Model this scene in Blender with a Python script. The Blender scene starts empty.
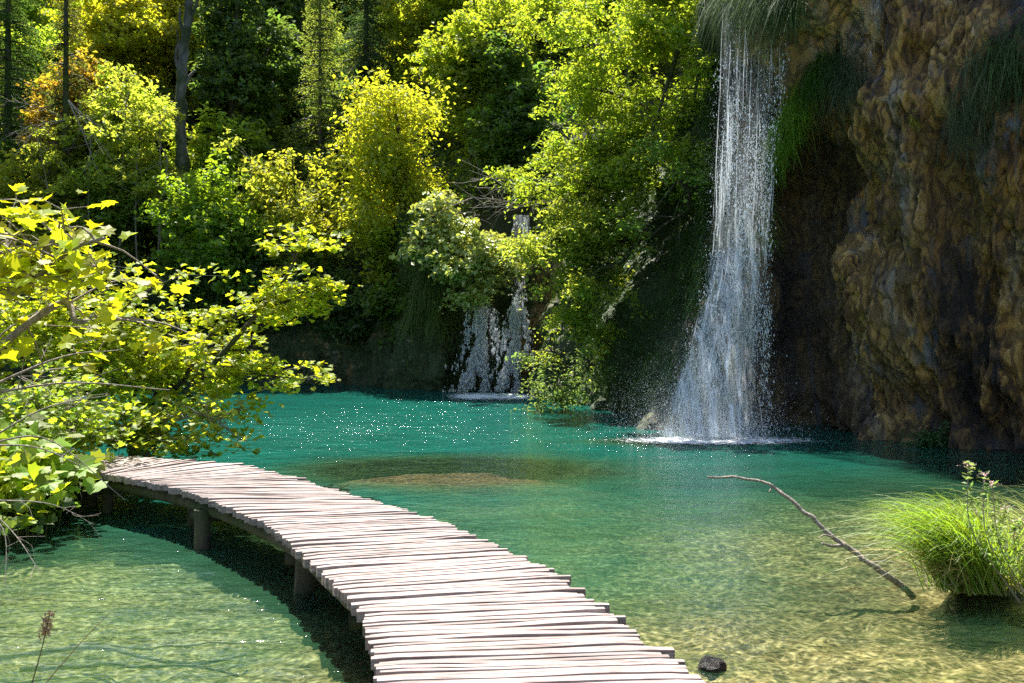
import bpy, math, random
import numpy as np
from mathutils import Vector
R = math.radians
rs = np.random.RandomState(7)
random.seed(7)
C = bpy.context.scene.collection
CAM_H, F, HOR = 2.2, 995.0, 315.0
SUN_AZ, SUN_EL = -23.0, 59.0            # azimuth from +Y, negative = to the left

def P(px, py, d):                        # point at distance d in front of the viewpoint
    return np.array([(px - 512) / F * d, d, CAM_H - (py - HOR) / F * d])
def G(px, py, z=0.0):                    # point on the level z
    d = F * (CAM_H - z) / (py - HOR)
    return np.array([(px - 512) / F * d, d, z])

# ------------------------------------------------------------------ noise
def _h(ix, iy, iz, s):
    n = (ix * 374761393 + iy * 668265263 + iz * 2147483647 + s * 974634777) & 0xffffffff
    n = ((n ^ (n >> 13)) * 1274126177) & 0xffffffff
    n = (n ^ (n >> 16)) & 0xffffffff
    return n / 4294967295.0
def vnoise(p, s=0):
    p = np.asarray(p, float); i = np.floor(p).astype(np.int64); f = p - i
    f = f * f * f * (f * (f * 6 - 15) + 10)
    r = 0
    for a in (0, 1):
        for b in (0, 1):
            for c in (0, 1):
                w = (f[..., 0] if a else 1 - f[..., 0]) * (f[..., 1] if b else 1 - f[..., 1]) * (f[..., 2] if c else 1 - f[..., 2])
                r = r + w * _h(i[..., 0] + a, i[..., 1] + b, i[..., 2] + c, s)
    return r * 2 - 1
def fbm(p, oct=4, s=0, gain=.5):
    r = 0; a = 1.0; p = np.asarray(p, float)
    for k in range(oct):
        r = r + a * vnoise(p, s + k); p = p * 2.03 + 11.3; a *= gain
    return r
def sstep(a, b, x):
    t = np.clip((x - a) / (b - a), 0, 1); return t * t * (3 - 2 * t)

# ------------------------------------------------------------------ mesh helpers
def mesh_obj(name, verts, faces, mat, parent=None, smooth=False, attrs=None, color=None):
    """verts (N,3); faces: (M,k) array or list of such arrays"""
    me = bpy.data.meshes.new(name)
    verts = np.ascontiguousarray(verts, dtype=np.float32)
    fl = faces if isinstance(faces, list) else [faces]
    fl = [np.asarray(f, dtype=np.int32) for f in fl if len(f)]
    li = np.concatenate([f.ravel() for f in fl])
    ls = np.concatenate([np.full(len(f), f.shape[1], np.int32) for f in fl])
    me.vertices.add(len(verts)); me.vertices.foreach_set('co', verts.ravel())
    me.loops.add(len(li)); me.loops.foreach_set('vertex_index', li)
    me.polygons.add(len(ls))
    st = np.concatenate([[0], np.cumsum(ls)[:-1]]).astype(np.int32)
    me.polygons.foreach_set('loop_start', st)
    me.polygons.foreach_set('use_smooth', np.full(len(ls), bool(smooth)))
    for k, v in (attrs or {}).items():
        a = me.attributes.new(k, 'FLOAT', 'POINT'); a.data.foreach_set('value', np.asarray(v, np.float32))
    me.update(calc_edges=True); me.validate()
    me.materials.append(mat)
    o = bpy.data.objects.new(name, me); C.objects.link(o)
    if parent is not None: put_under(o, parent)
    if color is not None: o.color = (*color, 1)
    return o
def put_under(o, parent):
    o.parent = parent
    o.location = Vector(o.location) - Vector(parent.location)
def thing(name, label, cat, loc=(0, 0, 0), group=None):
    o = bpy.data.objects.new(name, None); C.objects.link(o); o.location = tuple(float(v) for v in loc)
    o.empty_display_size = .3
    return tag(o, label, cat, group)
def tag(o, label, cat, group=None):
    o['label'] = label; o['category'] = cat
    if group: o['group'] = group
    return o
def structure(o, label=None, cat=None):
    o['kind'] = 'structure'
    if label: o['label'] = label; o['category'] = cat
    return o
class MB:
    def __init__(s): s.v = []; s.f = []; s.n = 0; s.a = []
    def add(s, v, f, a=0.0):
        v = np.asarray(v, float); s.v.append(v); s.f.append(np.asarray(f, np.int64) + s.n); s.n += len(v)
        s.a.append(np.full(len(v), a) if np.isscalar(a) else np.asarray(a))
    def build(s, name, mat, parent=None, smooth=True, color=None):
        by = {}
        for f in s.f: by.setdefault(f.shape[1], []).append(f)
        return mesh_obj(name, np.concatenate(s.v), [np.concatenate(x) for x in by.values()], mat, parent, smooth,
                        {'rnd': np.concatenate(s.a)}, color)
def spline(pts, n):
    pts = np.asarray(pts, float); m = len(pts)
    if m == 2: 
        t = np.linspace(0, 1, n)[:, None]; return pts[0] * (1 - t) + pts[1] * t
    P0 = np.vstack([2 * pts[0] - pts[1], pts, 2 * pts[-1] - pts[-2]])
    u = np.linspace(0, m - 1, n); i = np.minimum(u.astype(int), m - 2); t = (u - i)[:, None]
    a, b, c, d = P0[i], P0[i + 1], P0[i + 2], P0[i + 3]
    return .5 * (2 * b + (c - a) * t + (2 * a - 5 * b + 4 * c - d) * t ** 2 + (3 * b - a - 3 * c + d) * t ** 3)
def tube(mb, pts, r0, r1, n=None, seg=7, wob=0.0, rnd=0.0, rough=0.0):
    n = n or max(4, len(pts) * 4)
    p = spline(pts, n)
    if wob: p = p + fbm(p * 1.7 / max(.2, np.linalg.norm(p[-1] - p[0]) * .25) + rs.rand() * 50, 2)[:, None] * rs.randn(1, 3) * wob
    t = np.gradient(p, axis=0); t /= np.linalg.norm(t, axis=1)[:, None] + 1e-9
    up = np.array([.13, .21, 1.0]) if abs(t[:, 2].mean()) < .8 else np.array([1.0, .2, .1])
    a = np.cross(t, up); a /= np.linalg.norm(a, axis=1)[:, None] + 1e-9
    b = np.cross(t, a)
    r = (r0 + (r1 - r0) * np.linspace(0, 1, n) ** .8)
    th = np.linspace(0, 2 * math.pi, seg, endpoint=False)
    ring = a[:, None] * np.cos(th)[None, :, None] + b[:, None] * np.sin(th)[None, :, None]
    rr = r[:, None, None]
    if rough: rr = rr * (1 + rough * rs.randn(n, seg, 1))
    v = (p[:, None] + ring * rr).reshape(-1, 3)
    i = np.arange(n - 1)[:, None] * seg; j = np.arange(seg)[None]; k = (j + 1) % seg
    f = np.stack([i + j, i + k, i + seg + k, i + seg + j], -1).reshape(-1, 4)
    mb.add(v, f, rnd)
    mb.add(np.vstack([v[-seg:]]), np.arange(seg)[None], rnd)
    return p
def unit(v): return v / (np.linalg.norm(v, axis=-1, keepdims=True) + 1e-9)
MAPLE = np.array([(0, -.45), (.12, -.30), (.38, -.34), (.35, -.15), (.52, .06), (.35, .12), (.30, .32), (.15, .28), (0, .55),
                  (-.15, .28), (-.30, .32), (-.35, .12), (-.52, .06), (-.35, -.15), (-.38, -.34), (-.12, -.30)])
ROUND = np.array([(0, -.12), (.16, -.40), (.34, -.36), (.36, -.22), (.52, -.12), (.42, .06), (.44, .26), (.24, .26), (.14, .44), (0, .5), (-.12, .38), (-.28, .32), (-.36, .16), (-.52, .08), (-.42, -.10), (-.46, -.30), (-.26, -.30), (-.18, -.42)])
def leaves(name, pos, size, nrm, mat, parent=None, shape=None, color=None, rnd=None, width=.62, build=True):
    N = len(pos); nrm = unit(nrm)
    t = unit(np.cross(nrm, unit(rs.randn(N, 3)))); b = np.cross(nrm, t)
    size = np.broadcast_to(np.asarray(size, float), (N,))[:, None]
    rnd = rs.rand(N) if rnd is None else rnd
    if shape is None:
        o = [(0, -.5, 0), (width * .5, -.02, .1), (0, .5, -.05), (-width * .5, -.02, .1)]
        v = np.stack([pos + size * (x * t + y * b + z * nrm) for x, y, z in o], 1).reshape(-1, 3)
        f = np.arange(N * 4).reshape(N, 4); k = 4
    else:
        cu = rs.uniform(-.25, .75, N)[:, None]; cv_ = rs.uniform(-.2, .7, N)[:, None]
        k = len(shape) + 1
        o = [(0, -.02)] + [tuple(q) for q in shape]
        v = np.stack([pos + size * (x * t + y * b + (-.05 + abs(x) * cu - y * y * cv_) * nrm) for x, y in o], 1).reshape(-1, 3)
        m = len(shape); q = np.array([(0, 1 + i, 1 + (i + 1) % m) for i in range(m)])
        f = (np.arange(N)[:, None, None] * k + q[None]).reshape(-1, 3)
    return mesh_obj(name, v, f, mat, parent, False, {'rnd': np.repeat(rnd, k)}, color)

# ------------------------------------------------------------------ materials
def new_mat(name):
    m = bpy.data.materials.new(name); m.use_nodes = True; m.node_tree.nodes.clear()
    return m, m.node_tree.nodes, m.node_tree.links
class NT:
    def __init__(s, name):
        s.m, s.n, s.l = new_mat(name)
        s.out = s.n.new('ShaderNodeOutputMaterial')
    def node(s, t, **kw):
        x = s.n.new('ShaderNode' + t)
        for k, v in kw.items():
            if k.startswith('_'): setattr(x, k[1:], v)
            else:
                i = x.inputs[int(k[1:])] if k[0] == 'i' and k[1:].isdigit() else x.inputs[k.replace('__', ' ')]
                if isinstance(v, bpy.types.NodeSocket): s.l.new(v, i)
                else: i.default_value = v
        return x
    def pos(s): return s.node('NewGeometry').outputs['Position']
    def mapping(s, vec, scale=(1, 1, 1), rot=(0, 0, 0)):
        return s.node('Mapping', Vector=vec, Scale=scale, Rotation=rot).outputs[0]
    def noise(s, vec, scale, detail=4, rough=.55, dist=0):
        return s.node('TexNoise', Vector=vec, Scale=scale, Detail=detail, Roughness=rough, Distortion=dist).outputs['Fac']
    def ramp(s, fac, stops):
        x = s.n.new('ShaderNodeValToRGB'); s.l.new(fac, x.inputs[0]); e = x.color_ramp.elements
        while len(e) < len(stops): e.new(.5)
        for q, (p, c) in zip(e, stops):
            q.position = p; q.color = (*c, 1) if not np.isscalar(c) else (c, c, c, 1)
        return x.outputs[0]
    def mix(s, fac, a, b, mode='MIX'):
        x = s.n.new('ShaderNodeMix'); x.data_type = 'RGBA'; x.blend_type = mode; x.clamp_factor = True
        for sock, v in ((x.inputs[0], fac), (x.inputs[6], a), (x.inputs[7], b)):
            if isinstance(v, bpy.types.NodeSocket): s.l.new(v, sock)
            elif sock == x.inputs[0]: sock.default_value = v
            else: sock.default_value = (*v, 1) if not np.isscalar(v) else (v, v, v, 1)
        return x.outputs[2]
    def math(s, op, a, b=0.0, clamp=False):
        x = s.n.new('ShaderNodeMath'); x.operation = op; x.use_clamp = clamp
        for i, v in enumerate((a, b)):
            if isinstance(v, bpy.types.NodeSocket): s.l.new(v, x.inputs[i])
            else: x.inputs[i].default_value = v
        return x.outputs[0]
    def mixs(s, fac, a, b):
        x = s.n.new('ShaderNodeMixShader')
        if isinstance(fac, bpy.types.NodeSocket): s.l.new(fac, x.inputs[0])
        else: x.inputs[0].default_value = fac
        s.l.new(a, x.inputs[1]); s.l.new(b, x.inputs[2]); return x.outputs[0]
    def bump(s, h, strength=.5, dist=.05, normal=None):
        x = s.node('Bump', Strength=strength, Distance=dist, Height=h)
        if normal is not None: s.l.new(normal, x.inputs['Normal'])
        return x.outputs[0]
    def attr(s, name):
        return s.node('Attribute', _attribute_name=name).outputs['Fac']
    def surf(s, sh): s.l.new(sh, s.out.inputs['Surface']); return s.m

def leaf_material(name, thin=.55, gloss=.03, tfac=1.0):
    t = NT(name)
    col = t.node('ObjectInfo').outputs['Color']
    r = t.attr('rnd')
    hs = t.node('HueSaturation', Hue=t.math('ADD', t.math('MULTIPLY', r, .045), .478), Saturation=1.0,
                Value=t.math('ADD', t.math('MULTIPLY', r, .7), .62), Color=col).outputs[0]
    dif = t.node('BsdfDiffuse', Color=t.mix(1.0, hs, (.48, .56, .42), 'MULTIPLY')).outputs[0]
    tr = t.node('BsdfTranslucent', Color=t.mix(1.0, hs, (tfac, tfac, tfac), 'MULTIPLY')).outputs[0]
    s = t.mixs(thin, dif, tr)
    g = t.node('BsdfGlossy', Color=(1, 1, 1, 1), Roughness=.55).outputs[0]
    return t.surf(t.mixs(gloss, s, g))
M_LEAF = leaf_material('leaf', thin=.62)
M_GRASS = leaf_material('grass_blade', thin=.5, gloss=.07)
M_MOSS = leaf_material('moss_blade', thin=.45, gloss=.02)
M_SHINY = leaf_material('waxy_leaf', thin=.42, gloss=.12)

def bark_material(name, a, b, moss=None, scale=7):
    t = NT(name); p = t.pos()
    v = t.mapping(p, (scale, scale, scale * .22))
    n = t.noise(v, 1.5, 6, .65)
    c = t.ramp(n, [(.3, a), (.7, b)])
    if moss:
        c = t.mix(t.ramp(t.noise(p, 1.3, 3), [(.42, 0.0), (.6, 1.0)]), c, moss)
    bs = t.node('BsdfPrincipled', Base__Color=c, Roughness=.85, Normal=t.bump(n, .8, .03)).outputs[0]
    return t.surf(bs)
M_BARK = bark_material('dark_bark', (.03, .024, .018), (.11, .09, .07), (.04, .06, .012))
M_SNAG = bark_material('weathered_snag', (.03, .027, .024), (.20, .18, .155), (.03, .04, .012), scale=4)
M_TWIG = bark_material('grey_twig', (.14, .11, .09), (.42, .36, .30), scale=30)
M_POST = bark_material('wet_post', (.02, .018, .012), (.10, .085, .05), (.03, .045, .012))

def plank_material():
    t = NT('weathered_plank'); r = t.attr('rnd'); p = t.pos()
    n = t.noise(t.mapping(p, (2.2, 26, 26)), 1.6, 7, .68)
    big = t.noise(p, 2.4, 4)
    c = t.ramp(n, [(.30, (.10, .072, .062)), (.42, (.23, .17, .15)), (.54, (.35, .29, .265)), (.75, (.44, .38, .355))])
    c = t.mix(t.math('MULTIPLY', t.ramp(big, [(.5, 0.0), (.72, 1.0)]), .45), c, (.30, .24, .21))
    v = t.math('ADD', t.math('MULTIPLY', r, .42), .70)
    c = t.node('HueSaturation', Hue=.5, Saturation=1.0, Value=v, Color=c).outputs[0]
    bs = t.node('BsdfPrincipled', Base__Color=c, Roughness=.8, Normal=t.bump(n, .7, .012)).outputs[0]
    return t.surf(bs)
M_PLANK = plank_material()

def rock_material():
    t = NT('tufa_rock'); p = t.pos()
    warp = t.node('VectorMath', _operation='ADD', i0=p, i1=t.node('VectorMath', _operation='SCALE', i0=t.node('TexNoise', Vector=p, Scale=1.1, Detail=3).outputs['Color'], Scale=.6).outputs[0]).outputs[0]
    st = t.noise(t.mapping(warp, (1.15, 1.15, .24)), 1.0, 10, .66)
    rg = t.node('TexNoise', _noise_type='RIDGED_MULTIFRACTAL', Vector=t.mapping(warp, (1, 1, .32)), Scale=5.5, Detail=8, Roughness=.62, Lacunarity=2.2).outputs['Fac']
    fine = t.noise(t.mapping(warp, (1, 1, .36)), 13, 9, .76)
    c = t.ramp(st, [(.38, (.012, .010, .009)), (.43, (.13, .076, .032)), (.475, (.38, .205, .056)), (.56, (.66, .41, .12)), (.67, (.42, .36, .28))])
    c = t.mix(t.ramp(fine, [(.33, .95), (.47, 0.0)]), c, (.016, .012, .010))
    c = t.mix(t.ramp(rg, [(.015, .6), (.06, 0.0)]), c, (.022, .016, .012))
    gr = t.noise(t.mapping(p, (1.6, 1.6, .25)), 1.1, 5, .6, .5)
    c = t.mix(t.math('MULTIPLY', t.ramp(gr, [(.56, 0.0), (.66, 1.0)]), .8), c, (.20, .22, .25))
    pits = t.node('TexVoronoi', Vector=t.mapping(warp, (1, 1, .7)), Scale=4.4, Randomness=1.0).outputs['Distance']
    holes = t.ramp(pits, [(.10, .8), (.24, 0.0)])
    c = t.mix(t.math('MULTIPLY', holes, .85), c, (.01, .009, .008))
    wk = t.ramp(t.math('ADD', t.attr('wet_shade'), t.math('MULTIPLY', t.math('SUBTRACT', t.noise(t.mapping(p, (1.5, 1.5, .35)), 1.6, 6, .65), .5), .9)), [(.35, 0.0), (.68, .74)])
    c = t.mix(wk, c, (.040, .032, .022))  # darkens damp rock and paints in the shade of the cave
    c = t.mix(t.ramp(t.noise(t.mapping(warp, (.5, .5, .22)), 1.1, 4, .6), [(.50, 0.0), (.64, .5)]), c, (.055, .046, .040))
    mossf = t.attr('moss')
    mn = t.noise(p, 3.2, 6, .65)
    mk = t.math('MULTIPLY', t.ramp(t.math('ADD', mossf, t.math('MULTIPLY', t.math('SUBTRACT', mn, .5), 1.1)), [(.42, 0.0), (.62, 1.0)]), 1.0)
    mc = t.ramp(t.noise(t.mapping(p, (9, 9, 2.5)), 2, 5), [(.3, (.012, .022, .006)), (.7, (.06, .10, .02))])
    c = t.mix(mk, c, mc)
    h = t.math('ADD', t.math('MULTIPLY', fine, .5), t.math('ADD', t.math('MULTIPLY', rg, .35), t.math('MULTIPLY', pits, .4)))
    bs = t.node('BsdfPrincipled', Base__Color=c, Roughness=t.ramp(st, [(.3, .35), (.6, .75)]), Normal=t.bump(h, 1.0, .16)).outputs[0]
    return t.surf(bs)
M_ROCK = rock_material()

def soil_material():
    t = NT('forest_floor'); p = t.pos()
    n = t.noise(p, .9, 7, .6)
    c = t.ramp(n, [(.3, (.018, .016, .008)), (.5, (.035, .045, .012)), (.7, (.075, .065, .03))])
    bs = t.node('BsdfPrincipled', Base__Color=c, Roughness=.95, Normal=t.bump(t.noise(p, 5, 5), .8, .1)).outputs[0]
    return t.surf(bs)
M_SOIL = soil_material()

def bed_material():
    t = NT('lake_bed'); p = t.pos()
    n = t.noise(p, 1.6, 6, .6, .4)
    c = t.ramp(n, [(.32, (.07, .065, .02)), (.46, (.27, .21, .07)), (.60, (.47, .36, .14)), (.8, (.22, .24, .12))])
    cells = t.node('TexVoronoi', Vector=p, Scale=15, Randomness=1.0)
    c = t.mix(.55, c, t.ramp(cells.outputs['Distance'], [(.0, (.78, .68, .40)), (.6, (.10, .085, .03))]))
    alg = t.ramp(t.noise(t.mapping(p, (1, 2.2, 1)), .8, 5, .6), [(.52, 0.0), (.66, 1.0)])
    c = t.mix(t.math('MULTIPLY', alg, .7), c, (.12, .13, .03))
    c = t.mix(t.math('MULTIPLY', t.attr('moss'), .92), c, t.ramp(t.noise(p, 5, 5), [(.35, (.022, .018, .006)), (.65, (.10, .070, .022))]))
    bs = t.node('BsdfPrincipled', Base__Color=c, Roughness=.9, Normal=t.bump(t.noise(p, 9, 5), .8, .05)).outputs[0]
    return t.surf(bs)
M_BED = bed_material()

def water_material():
    t = NT('lake_water'); p = t.pos(); dp = t.attr('depth'); ag = t.attr('chop')
    w = t.node('TexNoise', Vector=p, Scale=1.4, Detail=2).outputs['Color']
    warp = t.node('VectorMath', _operation='ADD', i0=p, i1=t.node('VectorMath', _operation='SCALE', i0=w, Scale=.45).outputs[0]).outputs[0]
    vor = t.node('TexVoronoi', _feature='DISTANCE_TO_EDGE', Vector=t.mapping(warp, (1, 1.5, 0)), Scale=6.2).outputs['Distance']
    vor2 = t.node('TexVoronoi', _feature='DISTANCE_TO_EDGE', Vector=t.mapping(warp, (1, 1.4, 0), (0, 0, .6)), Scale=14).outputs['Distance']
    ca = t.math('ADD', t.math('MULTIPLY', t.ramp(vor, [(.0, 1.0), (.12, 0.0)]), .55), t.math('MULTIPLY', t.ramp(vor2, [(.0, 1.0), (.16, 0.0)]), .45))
    caustic_tint = t.ramp(ca, [(.0, .42), (.45, 1.0)])  # caustic light net painted into the transparent tint of the surface
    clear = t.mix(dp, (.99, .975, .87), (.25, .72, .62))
    clear = t.mix(1.0, clear, caustic_tint, 'MULTIPLY')
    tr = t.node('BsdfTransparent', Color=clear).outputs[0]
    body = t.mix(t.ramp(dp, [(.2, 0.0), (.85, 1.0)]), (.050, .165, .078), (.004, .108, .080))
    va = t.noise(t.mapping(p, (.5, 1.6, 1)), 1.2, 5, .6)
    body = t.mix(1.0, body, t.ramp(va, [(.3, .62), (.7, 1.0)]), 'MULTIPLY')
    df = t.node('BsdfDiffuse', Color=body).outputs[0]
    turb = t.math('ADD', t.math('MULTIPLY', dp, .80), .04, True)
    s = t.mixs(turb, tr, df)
    r1 = t.noise(t.mapping(p, (1.0, 1.7, 1)), 5.5, 3, .55, .6)
    r2 = t.noise(t.mapping(p, (1.0, 1.5, 1)), 17, 2, .5, .4)
    r0 = t.noise(t.mapping(p, (1.0, 1.3, 1)), 2.0, 3, .5, .5)
    hgt = t.math('ADD', t.math('MULTIPLY', r0, .9), t.math('ADD', t.math('MULTIPLY', r1, .42), t.math('MULTIPLY', r2, t.math('ADD', t.math('MULTIPLY', t.math('MULTIPLY', ag, t.ramp(t.noise(t.mapping(p, (1.2, .7, 1)), 1.0, 3), [(.46, .2), (.62, 1.0)])), .38), .15))))
    hgt = t.math('MULTIPLY', hgt, t.math('ADD', ag, .55))
    nb = t.bump(hgt, 1.0, .07)
    gl = t.node('BsdfGlossy', Color=(1, 1, 1, 1), Roughness=.085, Normal=nb).outputs[0]
    fr = t.node('Fresnel', IOR=1.33, Normal=nb).outputs[0]
    return t.surf(t.mixs(t.math('MULTIPLY', fr, .9), s, gl))
M_WATER = water_material()

def drop_material(name, alpha=.75, streak=False):
    t = NT(name)
    d = t.node('BsdfDiffuse', Color=(.95, .97, 1, 1)).outputs[0]
    r = t.node('BsdfTranslucent', Color=(.9, .95, 1, 1)).outputs[0]
    g = t.node('BsdfGlossy', Color=(1, 1, 1, 1), Roughness=.12).outputs[0]
    s = t.mixs(.25, t.mixs(.55, d, r), g)
    tr = t.node('BsdfTransparent', Color=(1, 1, 1, 1)).outputs[0]
    if streak:
        p = t.pos()
        n = t.noise(t.mapping(p, (7, 3, .45)), 1.3, 6, .65, .35)
        n2 = t.noise(t.mapping(p, (26, 9, 3)), 1.5, 5, .8)
        a = t.math('MULTIPLY', t.ramp(t.math('ADD', t.math('MULTIPLY', n, .5), t.math('MULTIPLY', n2, .5)), [(.46, 0.02), (.58, 1.0)]), t.attr('rnd'))
        a = t.math('MULTIPLY', a, alpha)
    else:
        a = alpha
    return t.surf(t.mixs(a, tr, s))
M_DROP = drop_material('falling_drops', 1.0)
M_STRAND = drop_material('falling_strands', .6)
M_MIST = drop_material('falling_mist', .8)
M_VEIL = drop_material('falling_veil', .5, True)
def foam_material():
    t = NT('foam'); p = t.pos()
    n = t.math('ADD', t.math('MULTIPLY', t.noise(t.mapping(p, (1, 1.6, 1)), 6, 6, .7), .6), t.math('MULTIPLY', t.noise(p, 26, 3, .7), .4))
    k = t.math('ADD', n, t.math('MULTIPLY', t.math('SUBTRACT', t.attr('rnd'), .5), .6))
    a = t.ramp(k, [(.53, 0.0), (.68, .95)])
    d = t.node('BsdfDiffuse', Color=(.85, .9, .92, 1)).outputs[0]
    return t.surf(t.mixs(a, t.node('BsdfTransparent', Color=(1, 1, 1, 1)).outputs[0], d))
M_FOAM = foam_material()

# ------------------------------------------------------------------ terrain
# shore line: x, y, cliff top, lean (inland metres per metre of height), moss
PATH = np.array([
    (-26, -4, 3, .5, .8), (-27, 10, 3, .5, .8), (-24, 22, 3, .5, .8), (-17, 29.5, 3.0, .45, .7), (-9, 31.5, 3.4, .30, .7),
    (-5.2, 31.5, 4.0, .2, .62), (-3.5, 30.6, 5.6, .12, .7), (-3.1, 29.4, 6.0, .10, .7), (-2.1, 28.8, 5.8, .10, .7), (-1.55, 29.9, 4.2, .05, .75),
    (-.4, 30.2, 4.2, .05, .75), (.6, 29.3, 5.0, .1, .4), (1.0, 26.4, 5.8, .36, .75), (1.9, 23.4, 6.6, .44, .8), (2.65, 21.0, 7.2, .42, .82),
    (3.25, 19.9, 8.4, .26, .62), (4.2, 19.5, 9.4, .02, .35), (5.2, 19.5, 9.6, .0, .3), (5.75, 19.8, 9.8, .0, .15), (6.2, 18.2, 10, .0, .0),
    (7.0, 16.8, 10.3, .0, .0), (8.2, 15.4, 10.5, .0, .02), (10.5, 13.2, 10, .05, .2), (13, 9.5, 9, .2, .4), (15.5, 4, 7, .4, .7), (17, -6, 5, .5, .8)])
NP_ = 900
seg = np.concatenate([[0], np.cumsum(np.linalg.norm(np.diff(PATH[:, :2], axis=0), axis=1))])
S_ = np.linspace(0, seg[-1], NP_)
PS = np.stack([np.interp(S_, seg, PATH[:, k]) for k in range(5)], 1)
ker = np.hanning(15); ker /= ker.sum()
for k in range(5):
    q = np.pad(PS[:, k], 7, mode='edge'); PS[:, k] = np.convolve(q, ker, 'valid')
TG = np.gradient(PS[:, :2], axis=0); TG /= np.linalg.norm(TG, axis=1)[:, None]
NI = np.stack([-TG[:, 1], TG[:, 0]], 1)     # inland
def nearest(x, y):
    sh = x.shape; q = np.stack([x.ravel(), y.ravel()], 1); out = np.zeros(len(q), int); dd = np.zeros(len(q))
    pp = PS[::3, :2]
    for a in range(0, len(q), 20000):
        D = ((q[a:a + 20000, None] - pp[None]) ** 2).sum(-1); j = D.argmin(1); out[a:a + 20000] = j * 3; dd[a:a + 20000] = np.sqrt(D[np.arange(len(j)), j])
    side = ((q - PS[out, :2]) * NI[out]).sum(1)
    return out.reshape(sh), (dd * np.sign(side)).reshape(sh)
def hill_z(x, y):
    x = np.asarray(x, float); y = np.asarray(y, float)
    j, d = nearest(x, y); top, lean = PS[j, 2], PS[j, 3]
    w = lean * top + 3.2
    z = top * .93 * sstep(0, 1, (d - lean * top * .8 - 1.7) / 1.5)
    z = z + np.maximum(d - w, 0) * .86 * sstep(120, 40, y)
    z = z + fbm(np.stack([x * .16, y * .16, 0 * x], -1), 3, 3) * .9 * sstep(1, 5, d)
    z = np.where(d < .1, -1.2, z)
    return z
def hz(x, y): return float(hill_z(np.array([x]), np.array([y]))[0])

gx, gy = np.meshgrid(np.linspace(-75, 75, 300), np.linspace(-25, 125, 300), indexing='ij')
zz = hill_z(gx, gy)
def grid_faces(nx, ny):
    i = np.arange(nx - 1)[:, None] * ny; j = np.arange(ny - 1)[None]
    return np.stack([i + j, i + ny + j, i + ny + j + 1, i + j + 1], -1).reshape(-1, 4)
f = grid_faces(300, 300)
keep = zz.ravel()[f].max(1) > -1.1
structure(mesh_obj('hillside', np.stack([gx, gy, zz], -1).reshape(-1, 3), f[keep], M_SOIL, smooth=True))

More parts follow.
